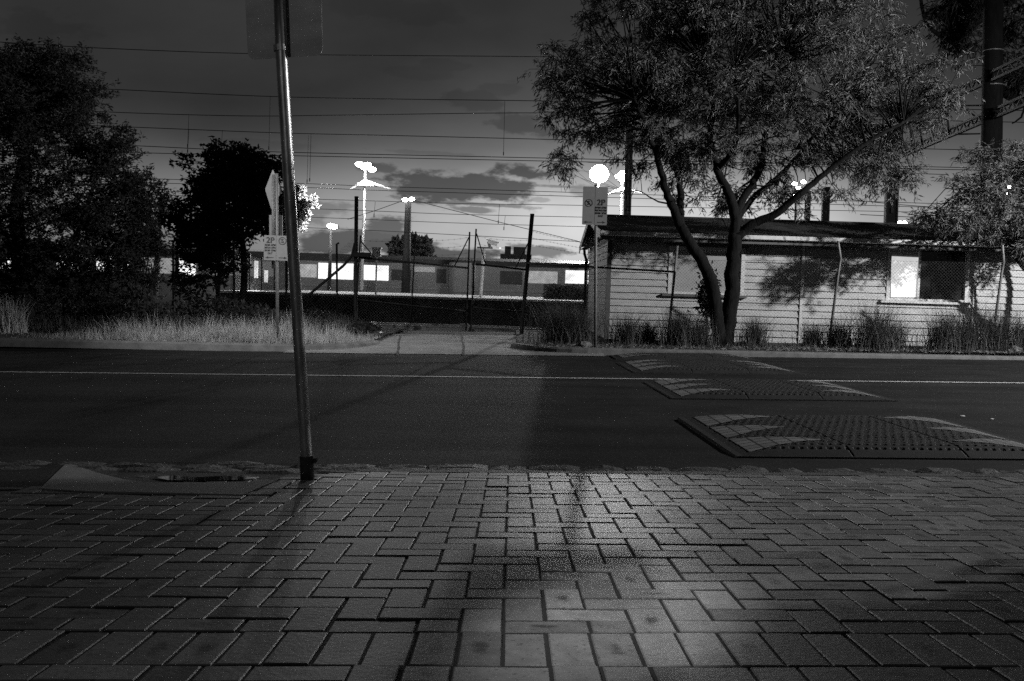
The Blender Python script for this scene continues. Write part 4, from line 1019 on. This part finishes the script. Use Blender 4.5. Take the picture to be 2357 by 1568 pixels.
# bright small tree
D3 = 37.5
limbs = [(pl((682,690,D3),(682,600,D3),(684,530,D3)), .07, .03)]
blobs = [pxblob(676,455,D3,26,22,.5,12), pxblob(694,472,D3,24,18,.5,12), pxblob(684,500,D3,22,28,.5,12), pxblob(662,520,D3,32,30,.5,12), pxblob(640,490,D3,30,40,.5,12)]
tree('pale_tree', 'small pale tree brightly lit by a lamp, half hidden by the leaning pole', 'tree', limbs, blobs, M['leafpale'], M['bark'], leafL=.16, leafW=.05, per=110, cr=.28, droop=0)
# right tree
D4 = 21.1
limbs = [(pl((2480,800,D4),(2460,700,D4),(2400,650,D4),(2350,610,D4),(2325,560,D4),(2300,500,D4),(2290,420,D4)), .10, .02), (pl((2400,650,D4),(2390,560,D4),(2370,460,D4),(2350,380,D4)), .06, .02), (pl((2460,700,D4),(2470,560,D4),(2440,420,D4)), .08, .03)]
blobs = [pxblob(2285,365,D4,70,38,.8,13), pxblob(2245,430,D4-.9,90,45,.8,20), pxblob(2200,500,D4-1.0,80,26,.6,16), pxblob(2350,420,D4,85,85,1.0,30), pxblob(2310,515,D4,100,45,.9,28), pxblob(2440,430,D4,70,120,1.0,30), pxblob(2370,560,D4,60,25,.6,10)]
tree('small_tree', 'low leafy tree leaning in from the right edge below the utility pole', 'tree', limbs, blobs, M['leaf'], M['bark'], leafL=.15, leafW=.013, per=100, cr=.34, droop=.45)
# gum behind the utility pole
D5 = 30.5
limbs = [(pl((2520,560,D5),(2470,380,D5),(2420,270,D5),(2360,235,D5),(2315,215,D5),(2296,190,D5)), .26, .12), (pl((2470,380,D5),(2440,100,D5),(2400,-60,D5)), .2, .08),
 (pl((2400,-60,D5),(2240,60,D5),(2200,88,D5),(2160,80,D5),(2125,40,D5),(2118,-20,D5)), .10, .05), (pl((2360,235,D5),(2350,270,D5),(2330,285,D5)), .04, .02)]
blobs = [pxblob(2200,20,D5,55,50,.9,26), pxblob(2220,75,D5,40,40,.7,12), pxblob(2330,60,D5,40,70,1,18), pxblob(2350,150,D5,30,60,.8,12), pxblob(2270,-10,D5,90,40,1,20), pxblob(2400,120,D5,60,100,1,24)]
tree('gum_tree', 'gum tree with drooping leaves and a crooked bare limb behind the utility pole', 'tree', limbs, blobs, M['leafdark'], M['barkgum'], leafL=.26, leafW=.022, per=70, cr=.5, droop=1.1)
# distant cypress like tree
D6 = 75
limbs = [(pl((940,660,D6),(940,600,D6),(938,560,D6)), .2, .08)]
blobs = [pxblob(925,575,D6,22,16,1.2,22), pxblob(962,570,D6,24,15,1.2,22), pxblob(945,588,D6,46,10,1.2,28), pxblob(947,557,D6,12,10,.8,8)]
tree('far_tree', 'small round topped tree far behind the train, at the foot of the lamp mast', 'tree', limbs, blobs, M['leafpale'], M['bark'], leafL=.42, leafW=.14, per=60, cr=.6, droop=0, sub=False)

# ================================================================== VERGE PLANTS
def blades(name, P, hts, w, lean, m_, parent=None, seg=3, arch=.5):
    n = len(P); ang = nr.uniform(0, 2*pi, n); d = np.stack([np.cos(ang), np.sin(ang), np.zeros(n)], 1)
    L_ = np.abs(nr.normal(lean, lean*.5, n)); side = np.stack([-np.sin(ang+nr.normal(0,.6,n)), np.cos(ang), np.zeros(n)], 1)
    V = []; Fq = []
    rings = []
    for s_ in range(seg+1):
        t = s_/seg; c = P + d*(L_*hts*(t**1.8))[:, None] + np.array([0, 0, 1.0])*(hts*(t - arch*.35*L_*t*t))[:, None]; ww = w*(1-t*.93)
        rings.append(c - side*ww); rings.append(c + side*ww)
    V = np.stack(rings, 1).reshape(-1, 3); base = np.arange(n)*(2*(seg+1))
    for s_ in range(seg): Fq.append(np.stack([base+2*s_, base+2*s_+1, base+2*s_+3, base+2*s_+2], 1))
    return build(name, npmesh(name, V, np.concatenate(Fq), 4), m_, parent)
# dry grass on the left verge
n = 26000; xg = nr.uniform(-13, LE-.05, n); q = nr.random(n)**1.3; yk = KF + YAW*xg + .17
edge_r = np.clip((LE - xg)/1.3, 0, 1); yk2 = yk + 2.1*(1-np.sqrt(np.clip(1-(1-edge_r)**2, 0, 1)))
yg = yk2 + .03 + q*2.0
xden = np.interp(xg, [-13, -8.6, -7.2, -5, -2.6], [.12, .2, .75, 1, .9]); patch = .55+.45*np.sin(xg*3.1+1.3*np.sin(yg*4.))*np.sin(yg*2.7+xg); keep = nr.random(n) < xden*np.clip(patch, .12, 1)
px_h = np.interp(xg, [-13, -8.8, -7.3, -5.5, -4.2, -3.6, -3.1, LE], [.10, .14, .44, .46, .54, .42, .16, .04])
ccx = nr.uniform(-13, LE, 260); ccy = nr.uniform(0, 2.0, 260); cch = nr.uniform(.55, 1.35, 260)
near_ = np.argmin((xg[:, None]-ccx[None])**2 + ((yg-yk2)[:, None]-ccy[None])**2, 1)
hg = px_h*cch[near_]*nr.uniform(.5, 1.1, n)*(0.5+.5*np.clip((yg-yk2)/.5, 0, 1))
P = np.stack([xg, yg, G*xg], 1)[keep]
o = blades('dry_grass', P, hg[keep], .0055, .45, M['dry']); o['kind'] = 'stuff'; tag(o, 'pale dry grass along the far kerb left of the driveway', 'grass')
# low dark weeds behind
n = 9000; xg = nr.uniform(-14, -3.7, n); yg = nr.uniform(20.6, 24, n); hh2 = nr.uniform(.1, .5, n)
o = blades('weeds', np.stack([xg, yg, G*xg], 1), hh2, .008, .5, M['tussock']); o['kind'] = 'stuff'; tag(o, 'low dark weeds between the dry grass and the left fence', 'weeds')
n = 5000; xg = nr.uniform(RE+.3, 12, n); yg = KF+YAW*xg+.2+nr.random(n)*1.6; o = blades('ground_cover', np.stack([xg, yg, G*xg], 1), nr.uniform(.03, .13, n), .006, .7, M['tussock']); o['kind'] = 'stuff'; tag(o, 'thin low grass and leaf litter below the building fence', 'grass')
# leaf litter as ground cover
n = 3500; xg = nr.uniform(RE+.4, 12, n); yg = KF+YAW*xg+.2+nr.random(n)*1.3
V, Fq = leaf_arrays(np.stack([xg, yg, G*xg+.02], 1), np.column_stack([nr.normal(size=n), nr.normal(size=n), nr.normal(size=n)*.2]), nr.uniform(.05, .12, n), np.full(n, .012))
o = build('leaf_litter', npmesh('leaf_litter', V, Fq, 4), M['leafpale']); o['kind'] = 'stuff'; tag(o, 'dead leaves scattered over the mulch behind the far kerb', 'leaves')
tl = [(1285, 775, 20.3, .75, 'wild grassy shrub left of the kerbside parking sign'), (1330, 770, 20.0, .62, 'grass clump just left of the kerbside parking sign'), (1440, 775, 20.0, .55, 'grass clump between the parking sign and the tree'), (1490, 775, 20.2, .42, 'small grass clump left of the first fence post'),
 (1560, 775, 19.8, .62, 'spiky tussock at the left foot of the forked tree'), (1610, 780, 19.7, .55, 'spiky tussock touching the left stem of the forked tree'), (1735, 780, 19.8, .50, 'spiky tussock right of the forked tree'),
 (1870, 790, 19.9, .42, 'low scrubby clump at the foot of the second fence post'), (1930, 790, 19.8, .50, 'soft pale clump right of the second fence post'), (2010, 790, 19.5, .78, 'dense dark tussock below the lit window'), (2055, 795, 19.8, .5, 'smaller tussock leaning on the dense dark tussock'),
 (2170, 795, 19.5, .66, 'pale tussock left of the third fence post'), (2225, 795, 19.6, .76, 'tall pale tussock beside the conduit'), (2290, 798, 19.6, .72, 'tall tussock at the foot of the third fence post'), (2350, 800, 19.6, .6, 'tussock at the right edge of the picture'), (2430, 800, 19.6, .6, 'tussock just past the right edge of the picture')]
for (px, py, D, h, lab) in tl:
    c = at(px, py, D); bz = gz(c.x, D); h *= 1.3; n = 800 if h > .75 else 560
    r = np.abs(nr.normal(0, .16*h/.6, n)); a = nr.uniform(0, 2*pi, n); P = np.stack([c.x + r*np.cos(a), D + r*np.sin(a), np.full(n, bz)], 1)
    o = blades('tussock', P, nr.uniform(.5, 1.15, n)*h, .0055, .38 if 'spiky' in lab else .5, M['tussock'], seg=4); tag(o, lab, 'grass tussock', 'tussocks along the far verge')
# left spiky reed and near left blades
c = at(25, 770, 20.5); n = 420; r = np.abs(nr.normal(0, .2, n)); a = nr.uniform(0, 2*pi, n)
tag(blades('tussock', np.stack([c.x+r*np.cos(a), 20.5+r*np.sin(a), np.full(n, gz(c.x,0))], 1), nr.uniform(.5, 1.1, n)*.85, .006, .4, M['dry'], seg=4), 'pale upright reed clump under the big left tree', 'grass tussock', 'tussocks along the far verge')
c = onpave(-75, 1100); n = 46; 
tag(blades('tussock', np.stack([c.x+nr.normal(0, .07, n), c.y+nr.normal(0, .08, n), np.full(n, c.z)], 1), nr.uniform(.4, .85, n)*.75, .0025, .42, M['tussock'], seg=5), 'thin arching grass blades at the left edge close to the camera', 'grass tussock')
n = 30000; xg = nr.uniform(-17, -3.4, n); yg = nr.uniform(21.5, 26, n); zt_ = np.interp(xg, [-17, -9, -6.5, -3.4], [1.1, 1.0, .75, .25])
zg = nr.random(n)**.8*zt_*(.6+.4*np.sin(xg*2.1+yg*1.7)) 
V, Fq = leaf_arrays(np.stack([xg, yg, G*xg+np.clip(zg, 0, 2)], 1), nr.normal(size=(n, 3)), nr.uniform(.06, .16, n), nr.uniform(.015, .035, n))
o = build('undergrowth', npmesh('undergrowth', V, Fq, 4), M['leafdark']); o['kind'] = 'stuff'; tag(o, 'dark tangled undergrowth below the left trees and along the fence', 'undergrowth')
# rock + litter
def rock(px, py, D, s_, lab, m_, name='rock', cat='rock'):
    c = at(px, py, D); c.z = gz(c.x, D)+s_*.25; mb = MB(); mb.sphere(c, s_, s_*.8, s_*.6, 9, 6)
    mb.v = [tuple(Vector(v) + Vector((rng.gauss(0, s_*.12), rng.gauss(0, s_*.12), rng.gauss(0, s_*.1)))) for v in mb.v]; tag(build(name, mb, m_), lab, cat)
rock(1345, 790, 19.0, .13, 'rough rock at the kerb corner left of the parking sign', M['kerb'])
rock(2335, 805, 19.3, .14, 'pale rock near the right edge behind the kerb', M['kerb'])
def scrap(px, py, z0, s_, lab, name='litter', cat='litter'):
    c = onplane(px, py, z0); mb = MB(); k = 5
    vs = [c + Vector((s_*cos(a)*rng.uniform(.6, 1.2), s_*.5*sin(a)*rng.uniform(.6, 1.2), rng.uniform(.0, s_*.7)+.004)) for a in np.linspace(0, 2*pi, k+1)[:-1]] + [c + Vector((0, 0, s_*.9))]
    mb.add(vs, [(i, (i+1) % k, k) for i in range(k)] + [tuple(reversed(range(k)))]); tag(build(name, mb, M['litter']), lab, cat, 'scraps of litter')
scrap(877, 768, -.02, .07, 'crumpled white paper on the soil in front of the gate'); scrap(962, 769, -.02, .035, 'tiny pale scrap in front of the gate, right of the paper')
scrap(187, 762+5, .02, .06, 'white scrap lying in the dry grass under the big left tree'); scrap(2310, 808, .01, .05, 'pale scraps beside the rock near the right edge')
scrap(2216, 962, ROADZ, .03, 'dry leaf on the road behind the largest speed cushion, left one'); scrap(2282, 968, ROADZ, .025, 'dry leaf on the road behind the largest speed cushion, right one')
q = at(1068, 741, 27.6); mb = MB(); mb.box((q.x-.10, q.y, -.16), (q.x+.11, q.y+.2, .06)); mb.box((q.x-.12, q.y-.02, .06), (q.x+.13, q.y+.22, .08)); tag(build('marker_block', mb, M['concrete']), 'small concrete block beside the near rail behind the gate', 'block')
# dark shrub by the tree
Vp = nr.normal(size=(1500, 3))*np.array([.09, .09, .22]) + np.array(tuple(at(1629, 682, 20.6)))
V, Fq = leaf_arrays(Vp, nr.normal(size=(1500, 3)), nr.uniform(.06, .12, 1500), np.full(1500, .02))
root_ = thing('shrub', 'dark narrow shrub standing behind the left stem of the forked tree', 'shrub', (at(1629, 682, 20.6).x, 20.6, 0))
p = MB(); p.tube([(root_.location.x, 20.6, 0), tuple(at(1629, 690, 20.6))], .02, 6); build('stem', p, M['bark'], root_); build('foliage', npmesh('foliage', V, Fq, 4), M['leafdark'], root_)

# added tree out of frame, its crown shaped to shade the pavement
tr0 = Vector((5.45, 4.95, 0))
def blobw(c, r, n): return (Vector(c), r[0], r[1], r[2], n)
limbs = [([tr0, tr0+Vector((.0,.0,1.5)), tr0+Vector((.2,.1,2.6)), tr0+Vector((.1,.6,3.6))], .10, .04), ([tr0+Vector((-.1,0,2.0)), tr0+Vector((-.7,-.5,2.4)), Vector((5.2,5.2,2.3))], .05, .02)]
near_blobs = [blobw((5.35,4.92,2.05), (.55,.34,.32), 130), blobw((5.1,6.9,3.15), (.9,1.1,.5), 120), blobw((5.3,6.3,2.75), (.5,.5,.3), 40), blobw((5.4,7.4,2.95), (.6,.6,.3), 50), blobw((5.6,6.2,3.9), (1.1,1.2,.6), 40)]
tree('shade_tree', 'added tree, unseen just out of frame at right, shading the pavers', 'tree', limbs, near_blobs, M['leafdark'], M['bark'], leafL=.12, leafW=.03, per=100, cr=.3, droop=.3)

# ================================================================== LIGHT
# off-frame street lamp over the far lane
SLP = Vector((16.0, 12.0, 7.0))
t = thing('unseen_lamp', 'tall street lamp out of frame above the road at right', 'lamp', (18.2, 5.9, G*18))
p = MB(); p.tube([(18.2, 5.9, 0), (18.2, 5.9, 6.2), (17.9, 7.5, 7.4), (16.0, 12.0, 7.5)], [.09, .06, .05, .04], 12); build('pole', p, M['galv'], t, smooth=True)
p = MB(); p.box((15.85, 11.7, 7.2), (16.15, 12.4, 7.38)); hd_ = build('lamp_head', p, M['galvdull'], t)
plight(SLP, 10500, .12, 'unseen_lamp_light', spot=170, target=(7.0, 17.5, .5), blend=1)
plight((-7.5, 12.5, 7.0), 2900, .12, 'unseen_lamp_light', spot=50, target=(-4.2, 20.4, 0), blend=1)  # added spot brightening the dry grass on the left verge
t = thing('unseen_lamp', 'added unseen lamp above the road at left, lighting the verge', 'lamp', (-12, 5.6, -.2))
p = MB(); p.tube([(-12, 5.6, -.2), (-12, 5.6, 6), (-11.5, 7.5, 7.2), (-7.5, 12.5, 7.3)], [.09, .06, .05, .04], 12); build('pole', p, M['galv'], t, smooth=True)
p = MB(); p.box((-7.7, 12.2, 7.12), (-7.3, 12.8, 7.26)); build('lamp_head', p, M['galvdull'], t)
t = thing('unseen_lamp', 'added unseen lamp out of frame behind the camera', 'lamp', (-3.4, -5.5, .4))  # added post and head to carry the two lights below
p = MB(); p.tube([(-3.4, -5.5, .3), (-3.4, -5.4, 5.2), (-3.0, -5.0, 5.6)], [.07, .05, .04], 12); build('pole', p, M['galv'], t, smooth=True)
p = MB(); p.box((-3.15, -5.2, 5.45), (-2.85, -4.7, 5.6)); build('lamp_head', p, M['galvdull'], t)
plight((-3.0, -4.9, 5.35), 190, .2, 'unseen_lamp_light')  # added fill that lifts the near sign plate and pole
plight((-2.9, -4.8, 5.35), 5600, .05, 'unseen_lamp_light', spot=5.2, target=onpave(1410, 1425), blend=1)  # added narrow spot that makes the bright pool on the pavers
# flood light and platform lights
plight(cL2 + Vector((0, -1.0, 0)), 5600, .1, 'floodlight')
plight(at(841, 384, 41.2), 700, .2, 'floodlight')
plight(at(1432, 408, 55.2), 900, .2, 'floodlight')
plight(at(830, 390, 41.0), 26000, .2, 'floodlight', spot=24, target=at(688, 485, 37.5), blend=.5)
plight(at(760, 521, 39.2), 260, .15, 'platform_light')
for x in (-1, 6): plight((x, 37, 5.0), 420, .2, 'platform_light', spot=120, target=(x, 37, 0), blend=.4)

# ================================================================== SKY
w = bpy.data.worlds.new("World"); scene.world = w; w.use_nodes = True; nt = w.node_tree; N = nt.nodes; L = nt.links; bg = N["Background"]
sky = N.new("ShaderNodeTexSky"); sky.sky_type = 'NISHITA'; sky.sun_disc = False; sky.sun_elevation = radians(0.5); sky.sun_rotation = radians(6)
sky.air_density = 1.4; sky.dust_density = 2.0; sky.ozone_density = 1
bw = N.new("ShaderNodeRGBToBW"); L.new(sky.outputs[0], bw.inputs[0])
def math_(op, a, b=None, c=None, clamp=False):
    n = N.new("ShaderNodeMath"); n.operation = op; n.use_clamp = clamp
    for i, v in enumerate((a, b, c)):
        if v is None: continue
        if isinstance(v, (int, float)): n.inputs[i].default_value = v
        else: L.new(v, n.inputs[i])
    return n.outputs[0]
tc = N.new("ShaderNodeTexCoord"); sp = N.new("ShaderNodeSeparateXYZ"); L.new(tc.outputs["Generated"], sp.inputs[0])
yy = math_('MAXIMUM', sp.outputs[1], .05); U = math_('DIVIDE', sp.outputs[0], yy); Vv = math_('DIVIDE', sp.outputs[2], yy)
cmb = N.new("ShaderNodeCombineXYZ"); L.new(math_('MULTIPLY', U, 1.0), cmb.inputs[0]); L.new(math_('MULTIPLY', Vv, 2.2), cmb.inputs[1])
n1 = N.new("ShaderNodeTexNoise"); n1.inputs["Scale"].default_value = 17; n1.inputs["Detail"].default_value = 9; n1.inputs["Roughness"].default_value = .62; L.new(cmb.outputs[0], n1.inputs["Vector"])
clouds = [(1065,430,205,44,1.0), (1200,398,95,18,1.0), (860,386,60,16,.8), (1095,482,60,9,.7), (1190,292,75,30,.75), (1060,225,90,28,.55), (960,165,110,20,.25), (790,560,190,34,.95), (1010,580,230,22,1.0), (905,520,62,30,.9), (1260,578,110,16,.8), (740,478,80,20,.5), (870,555,260,12,.8), (1245,460,30,8,.4), (660,500,120,25,.5), (2340,420,150,20,.4), (1340,440,70,16,.5), (620,395,90,12,.3), (1250,300,40,30,.3), (1100,470,150,7,.7), (1290,430,110,6,.6), (980,352,120,7,.3), (560,330,160,14,.35), (1150,205,60,18,.4), (1030,150,70,16,.3), (2130,300,90,12,.3), (90,60,160,40,.35), (900,20,200,30,.25)]
tot = None
for (px, py, rx, ry, st) in clouds:
    d = ray(px, py); u_c, v_c = d.x/d.y, d.z/d.y; a = math_('DIVIDE', math_('SUBTRACT', U, u_c), rx/F); b = math_('DIVIDE', math_('SUBTRACT', math_('MULTIPLY_ADD', math_('SUBTRACT', U, u_c), .03, Vv), v_c), ry/F)
    r = math_('SQRT', math_('ADD', math_('MULTIPLY', a, a), math_('MULTIPLY', b, b)))
    e = math_('ADD', math_('SUBTRACT', 1.0, r), math_('MULTIPLY', math_('SUBTRACT', n1.outputs[0], .5), 3.6))
    mr = N.new("ShaderNodeMapRange"); mr.interpolation_type = 'SMOOTHSTEP'; mr.inputs[1].default_value = -.05; mr.inputs[2].default_value = .42; mr.inputs[3].default_value = 0; mr.inputs[4].default_value = st; L.new(e, mr.inputs[0])
    tot = mr.outputs[0] if tot is None else math_('MAXIMUM', tot, mr.outputs[0])
# faint high veil
n2 = N.new("ShaderNodeTexNoise"); n2.inputs["Scale"].default_value = 4; n2.inputs["Detail"].default_value = 5; L.new(cmb.outputs[0], n2.inputs["Vector"])
veil = N.new("ShaderNodeMapRange"); veil.inputs[1].default_value = .35; veil.inputs[2].default_value = .7; veil.inputs[3].default_value = .82; veil.inputs[4].default_value = 1.25; L.new(n2.outputs[0], veil.inputs[0])
hor = math_('SQRT', math_('ADD', math_('MULTIPLY', sp.outputs[0], sp.outputs[0]), math_('MULTIPLY', sp.outputs[1], sp.outputs[1])))
el = math_('DIVIDE', sp.outputs[2], math_('MAXIMUM', hor, .02))
rp = N.new("ShaderNodeValToRGB"); cr_ = rp.color_ramp; cr_.interpolation = 'B_SPLINE'
st_ = [(0, .70), (.055, .68), (.085, .60), (.112, .33), (.14, .15), (.185, .075), (.27, .036), (.5, .028), (1, .02)]
while len(cr_.elements) < len(st_): cr_.elements.new(.5)
for e_, (p_, v_) in zip(cr_.elements, st_): e_.position = p_; e_.color = (v_, v_, v_, 1)
L.new(el, rp.inputs[0])
ang = math_('DIVIDE', sp.outputs[1], math_('MAXIMUM', hor, .02))      # 1 straight ahead, -1 behind
offx = math_('SUBTRACT', U, .10)
azf = N.new("ShaderNodeMapRange"); azf.interpolation_type = 'SMOOTHSTEP'; azf.inputs[1].default_value = -.02; azf.inputs[2].default_value = .42; azf.inputs[3].default_value = 1; azf.inputs[4].default_value = .36
L.new(math_('MAXIMUM', math_('MULTIPLY', offx, -1.0), math_('MULTIPLY', offx, .62)), azf.inputs[0])
front = N.new("ShaderNodeMapRange"); front.inputs[1].default_value = .2; front.inputs[2].default_value = .6; front.inputs[3].default_value = .35; front.inputs[4].default_value = 1; L.new(ang, front.inputs[0])
nis = math_('POWER', math_('MULTIPLY', bw.outputs[0], .5), .25)
lowf = N.new("ShaderNodeMapRange"); lowf.inputs[1].default_value = .10; lowf.inputs[2].default_value = .26; lowf.inputs[3].default_value = 0; lowf.inputs[4].default_value = 1; L.new(el, lowf.inputs[0])
azm = math_('MAXIMUM', azf.outputs[0], math_('MULTIPLY', lowf.outputs[0], .85))
base_ = math_('MULTIPLY', math_('MULTIPLY', math_('MULTIPLY', rp.outputs[0], azm), front.outputs[0]), math_('MULTIPLY', veil.outputs[0], nis))
cl = math_('MULTIPLY', tot, .93); dark = math_('MULTIPLY_ADD', base_, .12, .0)
fin = math_('ADD', math_('MULTIPLY', base_, math_('SUBTRACT', 1.0, cl)), math_('MULTIPLY', cl, math_('MINIMUM', math_('MULTIPLY', base_, .58), math_('MULTIPLY_ADD', base_, .08, .045))))
cc = N.new("ShaderNodeCombineColor"); [L.new(fin, cc.inputs[i]) for i in range(3)]
L.new(cc.outputs[0], bg.inputs[0]); bg.inputs[1].default_value = 1.0

scene.view_settings.view_transform = 'Standard'; scene.view_settings.look = 'None'; scene.view_settings.exposure = 0; scene.view_settings.gamma = 1
scene.cycles.use_denoising = False
scene.cycles.max_bounces = 5; scene.cycles.diffuse_bounces = 2; scene.cycles.glossy_bounces = 2; scene.cycles.transparent_max_bounces = 8
scene.cycles.sample_clamp_indirect = 3; scene.cycles.caustics_reflective = False; scene.cycles.caustics_refractive = False
